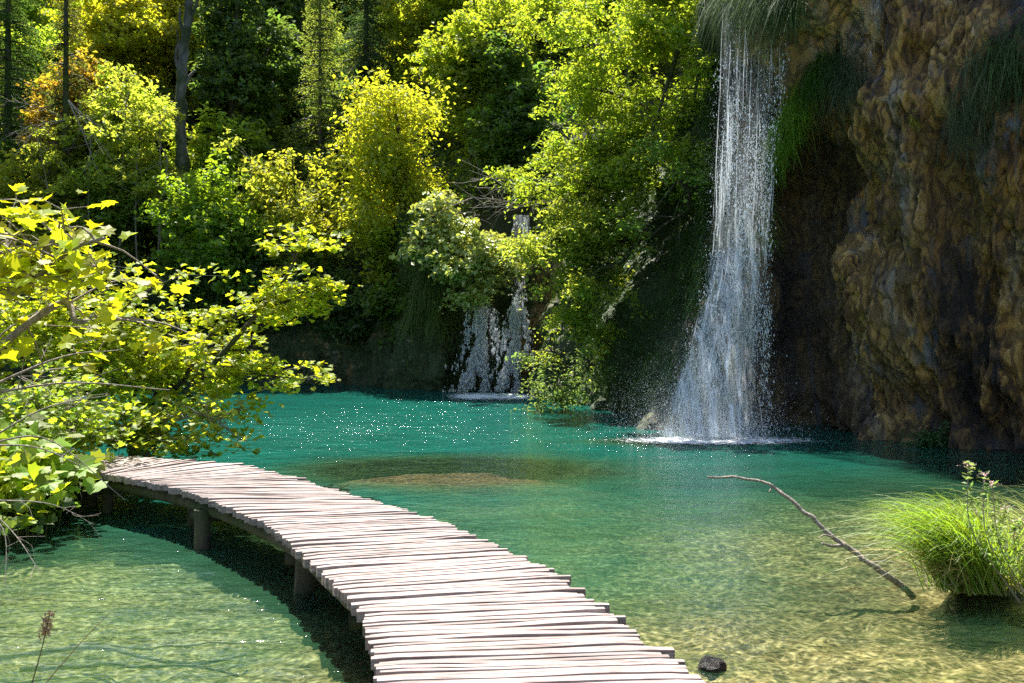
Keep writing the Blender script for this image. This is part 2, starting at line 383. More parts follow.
# cliff face
def cliff():
    nz = 330; v = (np.linspace(0, 1, nz) ** .93)[None, :]
    sel = slice(200, 900); ps = PS[sel]; ni = NI[sel]; s = S_[sel]
    # refine along the path
    ns = 1500; si = np.linspace(s[0], s[-1], ns)
    # more samples where the frame sees most
    wgt = np.interp(s, s, 1.0 / (2 + np.abs(ps[:, 1] - 18) + np.maximum(0, -ps[:, 0]) * .8)); cw = np.cumsum(wgt); si = np.interp(np.linspace(cw[0], cw[-1], ns), cw, s)
    ps = np.stack([np.interp(si, s, ps[:, k]) for k in range(5)], 1); ni = unit(np.stack([np.interp(si, s, ni[:, k]) for k in range(2)], 1))
    top = ps[:, 2:3]; lean = ps[:, 3:4]
    z = -1.0 + v * (top + 1.0 + .4)
    hh = np.clip(z, 0, None)
    inl = lean * hh
    X = ps[:, 0:1] + ni[:, 0:1] * inl; Y = ps[:, 1:2] + ni[:, 1:2] * inl
    q = np.stack([X, Y, z], -1)
    rough = .35 + .65 * sstep(5.4, 6.6, X)
    big = fbm(q * np.array([.55, .55, .38]) + 3.1, 3, 21)
    col = fbm(q * np.array([1.5, 1.5, .35]) + 9.7, 4, 31)      # vertical draperies
    fin = fbm(q * np.array([3.4, 3.4, 1.2]), 5, 41, .58)
    crk = np.exp(-np.abs(fbm(q * np.array([1.9, 1.9, .42]) + 17, 4, 61)) / .07); pit = np.exp(-np.abs(fbm(q * np.array([3.1, 3.1, 1.3]) + 27, 3, 66) - .35) / .10)
    rid = 1 - np.abs(fbm(q * np.array([1.1, 1.1, .4]) + 5, 4, 51))
    out = .60 * big + .36 * col + .20 * fin + .25 * (rid - .6) - .12 * crk - .10 * pit
    out = out * (.55 + .45 * rough)
    # right face: belly above an undercut, brow at the top
    rt = sstep(5.9, 6.8, X)
    out = out + rt * (.9 * np.exp(-((z - 6.0) / 2.2) ** 2) + .25 * np.exp(-((z - 2.2) / 1.0) ** 2) - .35 * np.exp(-((z - .5) / .6) ** 2))
    # brow the main fall drops from
    br = np.exp(-((X - 4.3) / 1.1) ** 2); out = out + br * (.75 * sstep(6.9, 8.2, z) - .2)
    # apron at the foot of the main fall
    ap = np.exp(-((X - 3.55) / .62) ** 2) * (Y < 23); out = out + ap * 1.15 * np.clip((2.9 - z) / 2.9, 0, 1) ** 1.15
    # cave between the fall and the right face
    cv = np.exp(-((X - 5.7) / .55) ** 2) * (Y < 22); out = out - cv * .7 * sstep(7.2, 5.4, z)
    zl = 4.5 + (X - 4.75) * 1.75; bw = np.exp(-((X - 5.55) / .95) ** 4) * (Y < 23)
    out = out + bw * 1.35 * sstep(zl - .15, zl + .55, z) * (1 - .5 * sstep(zl + 1.2, zl + 3.2, z))
    fade = sstep(1.0, .93, v)
    out = out * (.35 + .65 * fade)
    inw = (1 - fade) * (1.0 + 2.0 * sstep(.5, 2.5, X))                                      # roll over the edge onto the hill
    X = X + ni[:, 0:1] * (inw - out); Y = Y + ni[:, 1:2] * (inw - out)
    moss = ps[:, 4:5] + .5 * sstep(.80, 1.0, v) + .12 * sstep(5.5, 8.5, z) + .0 * X
    z = z - (1 - fade) * 1.3
    wet_shade = np.exp(-((ps[:, 0:1] - 5.55) / .62) ** 4) * (Y < 23) * sstep(6.6, 5.0, z + .5 * big) + .75 * np.exp(-((ps[:, 0:1] - 4.1) / .95) ** 4) * (Y < 23) + .6 * sstep(.9, .1, z)  # damp rock by fall and waterline, plus cave shade painted into the colour
    V = np.stack([X, Y, z], -1)
    o = mesh_obj('cliff', V.reshape(-1, 3), grid_faces(ns, nz), M_ROCK, smooth=True, attrs={'moss': moss.ravel() + 0 * z.ravel(), 'wet_shade': np.clip(wet_shade, 0, 1).ravel()})
    structure(o)
    return V
CV = cliff()
CVf = CV.reshape(-1, 3)
def cliff_at(px, py):                    # nearest-to-camera cliff vertex seen at that pixel
    u = (CVf[:, 0] / CVf[:, 1]) * F + 512; w = HOR - (CVf[:, 2] - CAM_H) / CVf[:, 1] * F
    m = (np.abs(u - px) < 5) & (np.abs(w - py) < 5) & (CVf[:, 1] > 3)
    if not m.any(): return None
    c = CVf[m]; return c[c[:, 1].argmin()]

# lake bed
def bed_depth(x, y):
    d = .15 + .55 * sstep(8.5, 16, y - .35 * x * (x > 0))
    d = d + .07 * fbm(np.stack([x * .8, y * .8, 0 * x], -1), 4, 61) + .035 * fbm(np.stack([x * 5, y * 5, 0 * x], -1), 3, 71)
    m = np.exp(-(((x + .85) / 2.3) ** 2 + ((y - 14.1) / 1.45) ** 2) ** 1.5)
    m2 = np.exp(-(((x - 2.2) / .9) ** 2 + ((y - 17.3) / .5) ** 2))
    b = fbm(np.stack([x * 2, y * 2, 0 * x], -1), 3, 75)
    d = d * (1 - m) + m * (.12 + .05 * b); d = d * (1 - m2) + m2 * .05
    return np.clip(d, .035, 2), np.clip(m * 1.5 + m2, 0, 1)
bx, by = np.meshgrid(np.arange(-14, 17, .085), np.concatenate([np.arange(-3, 20, .085), np.arange(20, 34, .3)]), indexing='ij')
bd, bm = bed_depth(bx, by)
dk = np.exp(-((bx - 2.6) ** 2 / 1.2 + (by - 8.6) ** 2 / .35)) * .45 + sstep(.12, .42, fbm(np.stack([bx * .7, by * 1.9, 0 * bx], -1), 4, 91)) * (.35 + .45 * (bx < -.5))
structure(mesh_obj('lake_bed', np.stack([bx, by, -bd], -1).reshape(-1, 3), grid_faces(*bx.shape), M_BED, smooth=True, attrs={'moss': np.clip(bm + dk, 0, 1).ravel()}))
ox, oy = np.meshgrid(np.linspace(-400, 400, 41), np.linspace(-400, 400, 41), indexing='ij')
structure(mesh_obj('ground', np.stack([ox, oy, ox * 0 - 2.5], -1).reshape(-1, 3), grid_faces(41, 41), M_SOIL))
# water
wx, wy = np.meshgrid(np.arange(-28, 18, .2), np.arange(-6, 33, .2), indexing='ij')
_, wm = bed_depth(wx, wy)
wn = fbm(np.stack([wx * .35, wy * .35, 0 * wx], -1), 4, 81) * .14
dep = .06 + .09 * sstep(-.5, -1.6, wx) + .88 * sstep(3.6, 15.0, wy - .9 * np.maximum(wx, 0) + .5 * np.minimum(wx, 0) * sstep(12, 9, wy) + wn * 9) + .10 * sstep(-.5, -2.0, wx) * sstep(12, 6, wy) + 0 * np.exp(-((wx - .4) / 1.4) ** 2 - ((wy - 8.5) / 3) ** 2)
dep = dep * (1 - .95 * wm)
fall = np.exp(-(((wx - 3.7) / 2.4) ** 2 + ((wy - 17.6) / 2.2) ** 2)) + .8 * np.exp(-(((wx + .4) / 3) ** 2 + ((wy - 27) / 3.5) ** 2)) + .45 * np.exp(-(((wx + 2) / 4) ** 2 + ((wy - 20) / 4) ** 2))
structure(mesh_obj('water', np.stack([wx, wy, 0 * wx], -1).reshape(-1, 3), grid_faces(*wx.shape), M_WATER, smooth=True,
                   attrs={'depth': np.clip(dep, 0, 1).ravel(), 'chop': np.clip(fall, 0, 1.2).ravel()}))

# banks that rise out of the water
def bank(name, cx, cy, rx, ry, h, n=90, seed=0):
    u, v = np.meshgrid(np.linspace(-1.25, 1.25, n), np.linspace(-1.25, 1.25, n), indexing='ij')
    x = cx + u * rx; y = cy + v * ry
    r = np.sqrt(u * u + v * v) + .14 * fbm(np.stack([x * .8, y * .8, 0 * x + seed], -1), 3, 5)
    z = h * sstep(1.1, .55, r) + .09 * fbm(np.stack([x * 3, y * 3, 0 * x + seed], -1), 3, 6) * sstep(1.2, .9, r) - .25 * sstep(.75, 1.1, r)
    structure(mesh_obj(name, np.stack([x, y, z], -1).reshape(-1, 3), grid_faces(n, n), M_SOIL, smooth=True))
bank('bank', -9.6, 12.3, 5.0, 2.3, .45)
bank('bank', 4.5, 7.95, 1.25, .40, .035, 50, 3)

# ------------------------------------------------------------------ boardwalk
LE = [(60, 466), (122, 476), (182, 489), (237, 510), (275, 528), (308, 558), (334, 582), (360, 608), (371, 638), (378, 668), (382, 704), (385, 750), (380, 850), (360, 1150)]
RE = [(60, 452), (228, 463), (334, 489), (395, 506), (440, 521), (500, 546), (545, 568), (590, 598), (628, 628), (672, 659), (728, 694), (800, 738), (950, 840), (1400, 1150)]
DZ = .5
Lw = np.array([G(*p, DZ) for p in LE]); Rw = np.array([G(*p, DZ) for p in RE])
Lw = np.vstack([Lw[0] + (Lw[0] - Lw[1]) * 1.4, Lw]); Rw = np.vstack([Rw[0] + (Rw[0] - Rw[1]) * .7, Rw])
def boardwalk():
    t = thing('boardwalk', 'curved boardwalk of pale weathered planks crossing the clear green water', 'boardwalk', (-1.9, 7.9, 0))
    Ls = spline(Lw, 400); Rs = spline(Rw, 400)
    mid = (Ls + Rs) / 2; cl = np.concatenate([[0], np.cumsum(np.linalg.norm(np.diff(mid, axis=0), axis=1))])
    mb = MB(); s = 0.02
    while s < cl[-1] - .2:
        wd = random.choice([.038, .044, .050, .055, .062, .075])
        sc = s + wd / 2
        l = np.array([np.interp(sc, cl, Ls[:, k]) for k in range(3)]); r = np.array([np.interp(sc, cl, Rs[:, k]) for k in range(3)])
        ax = unit(r - l)
        l = l - ax * random.uniform(-.015, .03); r = r + ax * (random.uniform(-.03, .03) if random.random() < .85 else random.uniform(.03, .10))
        # local width follows the fan of the curve
        lw = max(.03, abs(np.interp(s + wd, cl, Ls[:, 1]) - np.interp(s, cl, Ls[:, 1]))) ; 
        pl = np.array([np.interp(s, cl, Ls[:, k]) for k in range(3)]); ql = np.array([np.interp(s + wd, cl, Ls[:, k]) for k in range(3)])
        pr = np.array([np.interp(s, cl, Rs[:, k]) for k in range(3)]); qr = np.array([np.interp(s + wd, cl, Rs[:, k]) for k in range(3)])
        side = np.array([-ax[1], ax[0], 0])
        hl = abs(((ql - pl) * side).sum()) / 2; hr = abs(((qr - pr) * side).sum()) / 2
        th = random.uniform(.055, .075); n = 13; dz = random.uniform(-.005, .005); tilt = random.uniform(-.008, .008)
        sec = np.array([(-1, -.95), (-1.0, -.10), (-.94, -.02), (-.4, 0), (.4, 0), (.93, -.03), (1.0, -.14), (1, -.95)])
        rows = []; off = rs.rand() * 90
        for i in range(n):
            a = i / (n - 1); c = l * (1 - a) + r * a; hw = (hl * (1 - a) + hr * a) * random.uniform(.90, 1.0) - .0012
            jf = vnoise(np.array([[off + a * 3.2, 0, 0], [off + a * 2.8, 7, 0]])) * .010
            e = 1.0 if 0 < i < n - 1 else .86
            for (u, w) in sec:
                rows.append(c + side * (u * hw * e + jf[0]) + np.array([0, 0, w * th + dz + tilt * (a - .5) * 2 + jf[1] * .7 - (0 if e == 1 else .006)]))
        rows = np.array(rows); k = len(sec)
        ii = np.arange(n - 1)[:, None] * k; jj = np.arange(k)[None]; kk = (jj + 1) % k
        fq = np.stack([ii + jj, ii + kk, ii + k + kk, ii + k + jj], -1).reshape(-1, 4)
        rr = random.random(); mb.add(rows, fq, rr)
        mb.add(rows[:k], np.arange(k)[None, ::-1], rr); mb.add(rows[-k:], np.arange(k)[None], rr)
        s += wd
    mb.build('deck', M_PLANK, t, smooth=False)
    for fr in (.10, .86):
        b = MB(); pts = (Ls * (1 - fr) + Rs * fr)[::25] - np.array([0, 0, .15]); tube(b, pts, .062, .062, n=70, seg=8, rough=.05); b.build('beam', M_POST, t)
    def post(x, y, r, top=.36, lean=(0, 0)):
        b = MB(); tube(b, [(x + lean[0], y + lean[1], -.9), (x, y, top)], r * 1.12, r, n=9, seg=10, rough=.05); b.build('post', M_POST, t)
    for sfr in (.06, .215, .355, .50, .64, .78, .90):
        i = int(sfr * 399)
        for fr in ((.87,) if sfr < .6 else (.2, .87)):
            c = Ls[i] * (1 - fr) + Rs[i] * fr; post(c[0], c[1], random.uniform(.055, .08), lean=(random.uniform(-.05, .05), random.uniform(-.06, .02)))
        a = Ls[i] * .93 + Rs[i] * .07; c = Ls[i] * .1 + Rs[i] * .9
        b = MB(); tube(b, [a - (0, 0, .26), c - (0, 0, .26)], .055, .05, n=6, seg=8, rough=.06); b.build('cross_beam', M_POST, t)
    q = G(296, 590); post(q[0] + .1, q[1], .09, lean=(-.10, -.06))
    q = G(200, 548); post(q[0] + .02, q[1] + .02, .078)
    q = G(175, 530); post(q[0] + .1, q[1] + .25, .055)
    q = G(277, 548); post(q[0] + .1, q[1] + .2, .06)
    q = G(108, 512); post(q[0], q[1], .06)
    q = G(92, 506); post(q[0], q[1], .06)
boardwalk()

# ------------------------------------------------------------------ foliage generators
def blob_leaves(blobs, n, size, droop=.35, shell=.5, flat=.42, cluster=16, spread=.30, up=0.0):
    """blobs: (center, radii) list -> leaf positions, sizes, normals gathered in flattened sprays"""
    vol = np.array([np.prod(np.asarray(r)) ** .75 for _, r in blobs]); vol /= vol.sum()
    nc = max(1, n // cluster); which = rs.choice(len(blobs), nc, p=vol)
    c = np.array([b[0] for b in blobs])[which]; r = np.array([np.broadcast_to(b[1], 3) for b in blobs])[which]
    d = unit(rs.randn(nc, 3)); rad = (shell + (1 - shell) * rs.rand(nc)) ** .8
    cc = c + d * r * rad[:, None]
    # knock holes
    k = fbm(cc * .9, 2, 17) > -.42
    cc, d, r = cc[k], d[k], r[k]; nc = len(cc)
    m = n // nc
    sp = spread * (.6 + .8 * rs.rand(nc))[:, None, None]
    off = rs.randn(nc, m, 3) * sp * np.array([1, 1, flat])
    outd = unit(d * np.array([1, 1, .2]))
    tw = unit(d * np.array([1, 1, .4]) + rs.randn(nc, 3) * .25 + np.array([0, 0, up]))
    off = off * .62 + tw[:, None] * ((rs.rand(nc, m, 1) - .3) * sp * 3.0)
    off[..., 2] -= droop * np.abs((off * outd[:, None]).sum(-1)) * .8
    pos = (cc[:, None] + off).reshape(-1, 3)
    nr = rs.randn(nc * m, 3) * .55 + np.array([0, 0, .75]) + np.repeat(d, m, 0) * .35
    sz = size * (.65 + .7 * rs.rand(nc * m))
    cr = np.repeat(rs.rand(nc), m); rnd = np.clip(.55 * cr + .45 * rs.rand(nc * m), 0, 1)
    return pos, sz, nr, rnd, cc
def crown_blobs(c, r, n, sub=.36, taper=0.0):
    c = np.asarray(c, float); r = np.broadcast_to(r, 3)
    out = []
    for i in range(n):
        d = unit(rs.randn(3)); rad = rs.rand() ** .45 * .86
        p_ = d * rad; p_[:2] *= 1 - taper * max(0, .5 + .5 * p_[2])
        out.append((c + p_ * r, r * sub * random.uniform(.6, 1.25) * np.array([1, 1, .7])))
    return out
def limbs(mb, base, top, r0, blobs, nl=14, r1=.3):
    base = np.asarray(base, float); top = np.asarray(top, float)
    mid = (base + top) / 2 + rs.randn(3) * .04 * np.linalg.norm(top - base)
    tr = tube(mb, [base - (0, 0, .4), mid, top], r0, r0 * r1, n=14, seg=8, rough=.04)
    ks = rs.choice(len(blobs), min(nl, len(blobs)), replace=False)
    for k in ks:
        e = blobs[k][0]
        zi = np.clip((e[2] - base[2]) / max(.1, top[2] - base[2]) - random.uniform(.15, .35), .15, .97)
        s = tr[int(zi * 13)]; rr = r0 * (1 - zi * (1 - r1)) * .5
        m = (s + e) / 2 + (0, 0, .12 * np.linalg.norm(e - s))
        tube(mb, [s, m, e], rr, rr * .25, n=7, seg=5)
def broadleaf(label, base, height, cr, color, n=24000, size=.13, cbase=.3, nb=34, r0=None, group=None, cat='tree', name='broadleaf_tree', lean=(0, 0), seed_shell=.35, cz=None, mat=None, spread=.30, sub=.36, flat=.5, bark=None, up=.45, droop=.25, taper=.15):
    base = np.asarray(base, float)
    t = thing(name, label, cat, base, group)
    zc = base[2] + height * (1 + cbase) / 2; rz = height * (1 - cbase) / 2
    cen = base + (lean[0], lean[1], 0); cen[2] = zc
    bl = crown_blobs(cen, (cr, cr, rz), nb, sub, taper)
    top = cen + (0, 0, rz * .8)
    mb = MB(); limbs(mb, base, top, r0 or height * .018, bl)
    mb.build('trunk', bark or M_BARK, t)
    pos, sz, nr, rnd, _ = blob_leaves(bl, int(n * .50), size * 1.28, shell=seed_shell, spread=spread * .62, flat=flat, up=up, droop=droop)
    leaves('crown', pos, sz, nr, mat or M_LEAF, t, color=color, rnd=rnd)
    return t
def copy_tree(src, label, loc, rot, scale, color, group=None):
    r = src.copy(); C.objects.link(r); r.location = tuple(float(v) for v in loc); r.rotation_euler = (0, 0, rot); r.scale = scale
    tag(r, label, src['category'], group)
    for ch in src.children:
        c = ch.copy(); C.objects.link(c); c.parent = r; c.location = ch.location
        if c.name.startswith('crown'): c.color = (*color, 1)
    return r
def conifer(label, base, height, cr, color, n=26000, trunk_r=.2, cbase=.08, group=None, leafless=.0, name='spruce_tree'):
    base = np.asarray(base, float); t = thing(name, label, 'tree', base, group)
    mb = MB(); tube(mb, [base - (0, 0, .4), base + (0, 0, height * .5), base + (0, 0, height)], trunk_r, .03, n=16, seg=8, rough=.03)
    pos = []; nr = []
    nl = int(height * 2.6)
    for i in range(nl):
        a = i / nl; z = height * (cbase + (1 - cbase) * a); L0 = cr * (1 - a) ** .8 + .15
        for k in range(5):
            th = rs.rand() * 6.28; L = L0 * random.uniform(.65, 1.1); dv = np.array([math.cos(th), math.sin(th), 0])
            s = base + (0, 0, z); e = s + dv * L + (0, 0, -.32 * L); m = s + dv * L * .5 + (0, 0, -.04 * L)
            if L > .5: tube(mb, [s, m, e], .02 + .012 * L, .006, n=5, seg=4)
            q = int(n / nl / 5); u = rs.rand(q) ** .7
            c = s + (m - s) * 2 * u[:, None] * (1 - u[:, None]) + (e - s) * u[:, None] ** 2
            side = np.cross(dv, (0, 0, 1)); w = rs.randn(q) * .16 * (L + .3)
            c = c + side * w[:, None] + rs.randn(q, 3) * .05 - np.array([0, 0, 1]) * (np.abs(w) * .5 + rs.rand(q) * .12)[:, None]
            pos.append(c); nr.append(rs.randn(q, 3) * .6 + (0, 0, .8))
    mb.build('trunk', M_BARK, t)
    pos = np.concatenate(pos); nr = np.concatenate(nr)
    leaves('crown', pos, .12 * (.6 + .8 * rs.rand(len(pos))), nr, M_LEAF, t, color=color, width=.30)
    return t

TB = 1.0
YEL = (.62, .56, .020); YG = (.46, .56, .030); GRN = (.26, .42, .035); DKG = (.10, .20, .03); ORG = (.62, .38, .03); PALE = (.52, .62, .16); MID = (.36, .50, .03)
def at_hill(px, d):
    while hz((px - 512) / F * d, d) < 2.6: d += .2
    x = (px - 512) / F * d; return np.array([x, d, hz(x, d)])
def near(px, d, z): return np.array([(px - 512) / F * d, d, z])

# --- trees of the far bank, left to right
conifer('dark green spruce at the far upper left corner of the forest', at_hill(8, 38), 12, 2.3, (.13, .22, .03), n=30000)
conifer('tall mossy trunked spruce with bare lower boughs between orange leaves', at_hill(66, 34.5), 14, 1.2, (.20, .22, .03), n=9000, trunk_r=.21, cbase=.12)
broadleaf('orange yellow leaved tree around the dark mossy trunk', at_hill(76, 36), 7.2, 1.7, (.60, .40, .03), n=15000, size=.14, cbase=.2, name='orange_tree')
broadleaf('tall golden green tree filling the top between spruce and snag', at_hill(118, 40.5), 8.6, 2.7, (.68, .66, .03), n=34000, size=.16, cbase=.1, nb=44)
A = broadleaf('light green young ash tree just left of the grey snag', at_hill(126, 34.6), 8.4, 1.9, (.62, .70, .06), n=22000, size=.13, cbase=.25, name='young_ash')
broadleaf('slim pale green sapling standing against the grey snag', at_hill(165, 34.6), 5.4, 1.1, (.50, .60, .08), n=8000, size=.12, cbase=.35, name='sapling')
broadleaf('low yellow green thicket tree at the left shore below the orange tree', at_hill(40, 33.5), 5.5, 2.0, (.54, .55, .03), n=18000, size=.13, cbase=.05, name='thicket_tree')
broadleaf('dull green bushy tree low behind the yellow maple at left', at_hill(112, 33), 4.6, 1.6, (.36, .46, .05), n=13000, size=.12, cbase=.05, name='thicket_tree')
broadleaf('dense round green tree at the shore below the grey snag', near(212, 31.9, 1.4), 5.8, 1.85, (.36, .50, .02), n=34000, size=.13, cbase=.05, nb=48, name='maple_tree')
broadleaf('tall dark crowned tree right of the grey snag', at_hill(243, 38), 11.5, 2.2, (.17, .26, .03), n=30000, size=.17, cbase=.12, nb=40)
broadleaf('yellow green tree behind the grey snag near the top', at_hill(188, 42), 9, 2.3, (.60, .58, .03), n=26000, size=.16, cbase=.1, nb=40)
conifer('thin pale poled pine with sparse boughs left of the yellow beech', at_hill(320, 36), 10.5, 1.4, (.40, .46, .06), n=8000, trunk_r=.12, cbase=.30, name='pine_tree')
broadleaf('loose yellow bush tree left of the yellow beech', near(292, 32.4, 2.0), 5.8, 1.7, (.56, .57, .04), n=15000, size=.13, cbase=.1, name='bush_tree')
conifer('dark spruce in shade at the top middle of the forest', at_hill(366, 42), 12, 2.0, (.07, .13, .03), n=26000)
conifer('dark spruce behind the thin pale pine', at_hill(300, 45), 11, 2.2, (.09, .16, .03), n=26000)
broadleaf('bright yellow beech with pointed crown in the middle of the far shore', near(390, 31.9, 1.6), 9.0, 2.75, (.66, .67, .03), n=40000, size=.12, cbase=.04, nb=66, name='beech_tree', sub=.24, up=1.1, taper=.66, spread=.5)
broadleaf('dark green lower tree beneath the right side of the yellow beech', near(405, 31.2, 1.2), 3.4, 1.6, (.26, .36, .03), n=16000, size=.12, cbase=.0, name='bush_tree')
broadleaf('tall sunlit green tree right of the yellow beech', at_hill(474, 36), 7.6, 2.0, (.50, .58, .03), n=40000, size=.14, cbase=.10, nb=52)
broadleaf('shaded green tree between the sunlit tree and the overhanging one', at_hill(525, 34), 7, 1.8, (.20, .32, .03), n=30000, size=.14, cbase=.05, nb=40)
B = broadleaf('tall yellow green tree at the top middle behind the beech', at_hill(428, 42), 8.8, 2.5, (.54, .58, .03), n=34000, size=.17, cbase=.15, nb=44)
# back rows
D_ = broadleaf('tall dark leaved tree high on the slope left of the thin pine', at_hill(268, 44), 9, 2.3, (.18, .27, .03), n=30000, size=.19, cbase=.05, nb=40)
cols = {'green': (.50, .60, .03), 'dark': (.22, .32, .03), 'golden': (.62, .66, .04)}
KINDS = []
for i_, (k, px, dd_) in enumerate((('golden', 95, 37.5), ('green', 225, 36), ('dark', 345, 37.5))):
    KINDS.append(broadleaf(f'{k} leaved tree in the middle rows of the slope' + (' left of the snag', ' behind the round green tree', ' behind the yellow beech')[i_], at_hill(px, dd_), 5.4, 1.75, cols[k], n=17000, size=.145, cbase=.06, nb=34, up=(.5, .7, .3)[i_]))
q_ = 0
for row, (d0, sp, s0) in enumerate(((36, 58, .72), (39.5, 50, .74), (43, 48, .80), (47, 44, .88), (51.5, 42, 1.0))):
    for px in range(-40 + row * 9, 700 if row > 1 else 470, sp):
        if row < 2 and (365 < px < 425 or 190 < px < 225): continue
        k = ('golden', 'green', 'golden', 'dark', 'green', 'golden', 'green')[(q_ * 3 + row) % 7]; q_ += 1
        if 225 < px < 390 and q_ % 3: k = 'dark'
        s = s0 * random.uniform(.8, 1.2); a = at_hill(px + random.uniform(-15, 15), d0 + random.uniform(-1, 1))
        copy_tree(KINDS[q_ % 3], f'small {k} leaved tree in the stacked rows up the wooded slope', a - (0, 0, .3), rs.rand() * 6.28, (s, s, s * random.uniform(.9, 1.15)), tuple(c * random.uniform(.85, 1.12) for c in cols[k]), f'{k} trees in the rows of the hillside')
for px, d, k, w in ((620, 40, 'green', 'on the hill above the hanging boughs'), (690, 38, 'golden', 'on the hill just left of the tall waterfall'), (760, 42, 'green', 'on the hill behind the tall waterfall'), (-90, 42, 'golden', 'outside the left frame edge'),
                   (880, 44, 'dark', 'on the plateau above the brown cliff'), (1100, 44, 'green', 'on the plateau past the right end of the cliff')):
    copy_tree(B, f'tall {k} leaved tree {w}', at_hill(px, d) - (0, 0, .3), rs.rand() * 6.28, (.95, .95, .95), cols[k])

# shaded shore shrubs
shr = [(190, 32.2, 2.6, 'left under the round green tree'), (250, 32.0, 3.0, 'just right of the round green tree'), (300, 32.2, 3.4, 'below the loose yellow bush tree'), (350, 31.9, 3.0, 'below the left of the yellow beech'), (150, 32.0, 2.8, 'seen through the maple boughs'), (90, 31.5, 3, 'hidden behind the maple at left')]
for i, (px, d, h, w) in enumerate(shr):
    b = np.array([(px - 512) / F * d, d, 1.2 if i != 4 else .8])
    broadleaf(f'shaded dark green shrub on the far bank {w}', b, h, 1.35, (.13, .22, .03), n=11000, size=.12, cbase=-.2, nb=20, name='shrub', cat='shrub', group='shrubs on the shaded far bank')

# dead grey snag
def snag():
    b = at_hill(186, 34); t = thing('dead_snag', 'grey broken dead tree trunk standing in front of the forest', 'dead tree', b)
    mb = MB(); p = lambda x, y: P(x, y, 34)
    tube(mb, [b - (0, 0, .3), p(182, 150), p(181, 95), p(184, 50), p(189, 5), p(186, -60)], .23, .12, n=40, seg=9, rough=.16)
    mb.build('trunk', M_SNAG, t)
    for a, c, e in (((184, 60), (179, 45), (177, 30)), ((183, 90), (190, 76), (196, 70)), ((181, 75), (176, 60), (177, 45)), ((188, 25), (195, 8), (200, -10)), ((183, 118), (175, 108), (170, 100)), ((186, 40), (180, 20), (180, 8))):
        k = MB(); tube(k, [p(*a), p(*c), p(*e)], .09, .03, n=7, seg=6, rough=.1); k.build('stub', M_SNAG, t)
snag()
def sapling(label, px, d, top_px, top_py, col, n):
    b = at_hill(px, d); t = thing('sapling', label, 'tree', b, 'thin stemmed saplings left of the round green tree'); mb = MB(); tp = P(top_px, top_py, d)
    p = tube(mb, [b - (0, 0, .2), (b + tp) / 2 + rs.randn(3) * .12, tp], .045, .015, n=16, seg=6, rough=.06); bl = []
    for k in range(14):
        q = p[rs.randint(7, 16)]; e = q + rs.randn(3) * (.55, .5, .3) + (0, 0, .3); tube(mb, [q, e], .014, .005, n=4, seg=4); bl.append((e, np.array([.35, .35, .2])))
    mb.build('trunk', M_TWIG, t); ps, sz, nr, rn, _ = blob_leaves(bl, n, .15, shell=.1, spread=.2); leaves('crown', ps, sz, nr, M_LEAF, t, color=col, rnd=rn)
for i, (a, d, tx, ty, w) in enumerate(((98, 33.2, 92, 120, 'leftmost slim sapling near the mossy trunk'), (118, 33.4, 126, 100, 'slim leaning sapling in front of the young ash'), (140, 33, 138, 140, 'short slim sapling right of the leaning one'), (156, 33.2, 160, 110, 'slim sapling between the leaning one and the snag'), (172, 32.8, 168, 160, 'shortest slim sapling at the foot of the snag'), (262, 33, 252, 150, 'slim sapling right of the round green tree'), (48, 33, 36, 130, 'slim sapling at the left of the mossy trunk'))):
    sapling(w, a, d, tx, ty, (.56, .60, .05), 900)
# bare twigs fan by the mossy trunk
def bare_twigs(label, base, ends, r=.025, n=10, name='bare_branch', mat=None, sag=.1):
    t = thing(name, label, 'branch', base); mb = MB()
    for e in ends:
        e = np.asarray(e, float); m = (base + e) / 2 + rs.randn(3) * .06 * np.linalg.norm(e - base) + (0, 0, sag)
        p = tube(mb, [base, m, e], r, r * .25, n=12, seg=5)
        for k in range(n):
            s = p[rs.randint(3, 11)]; q = s + (e - base) * random.uniform(.1, .3) + rs.randn(3) * .16 * np.linalg.norm(e - base)
            tube(mb, [s, (s + q) / 2 + rs.randn(3) * .04, q], r * .3, r * .12, n=5, seg=4)
    mb.build('bare_twigs', mat or M_TWIG, t); return t
for (a, es, lb) in (((66, 120), [(0, 100), (5, 135), (20, 150)], 'bare grey twigs reaching left from the mossy trunk'),
                    ((68, 100), [(112, 160), (105, 130), (100, 180)], 'bare grey twigs hanging right of the mossy trunk')):
    bare_twigs(lb, P(*a, 33.5), [P(*e, 32.8) for e in es])
bare_twigs('bundle of bare brown twigs above the small waterfall', P(560, 200, 27.5), [P(470, 178, 27.4), (P(466, 196, 27.2)), P(480, 205, 27.0), P(476, 188, 27.6)], r=.03, n=12)

# --- overhanging trees on the middle cliff
def overhang(label, base, limb_px, d, color, n, size, name='overhanging_tree', r0=.16, spread=.32, rad=.75, mat=None, per=7, flat=.5, droop=.55):
    t = thing(name, label, 'tree', base); mb = MB(); bl = []
    for L in limb_px:
        pts = [base] + [P(x, y, dd) for x, y, dd in L]
        p = tube(mb, pts, r0, .02, n=8 * len(pts), seg=6, rough=.05)
        m = len(p)
        for k in range(per * len(L)):
            s = p[rs.randint(m // 4, m)]; e = s + rs.randn(3) * np.array([.75, .75, .45]) * rad
            tube(mb, [s, (s + e) / 2 + (0, 0, .08), e], .018, .006, n=5, seg=4)
            bl.append((e, np.array([.5, .5, .26]) * rad * random.uniform(.7, 1.3)))
    mb.build('trunk', M_BARK, t)
    pos, sz, nr, rnd, _ = blob_leaves(bl, int(n * .55), size * 1.25, shell=.1, spread=spread * .5, flat=flat, droop=droop)
    leaves('crown', pos, sz, nr, mat or M_LEAF, t, color=color, rnd=rnd); return t
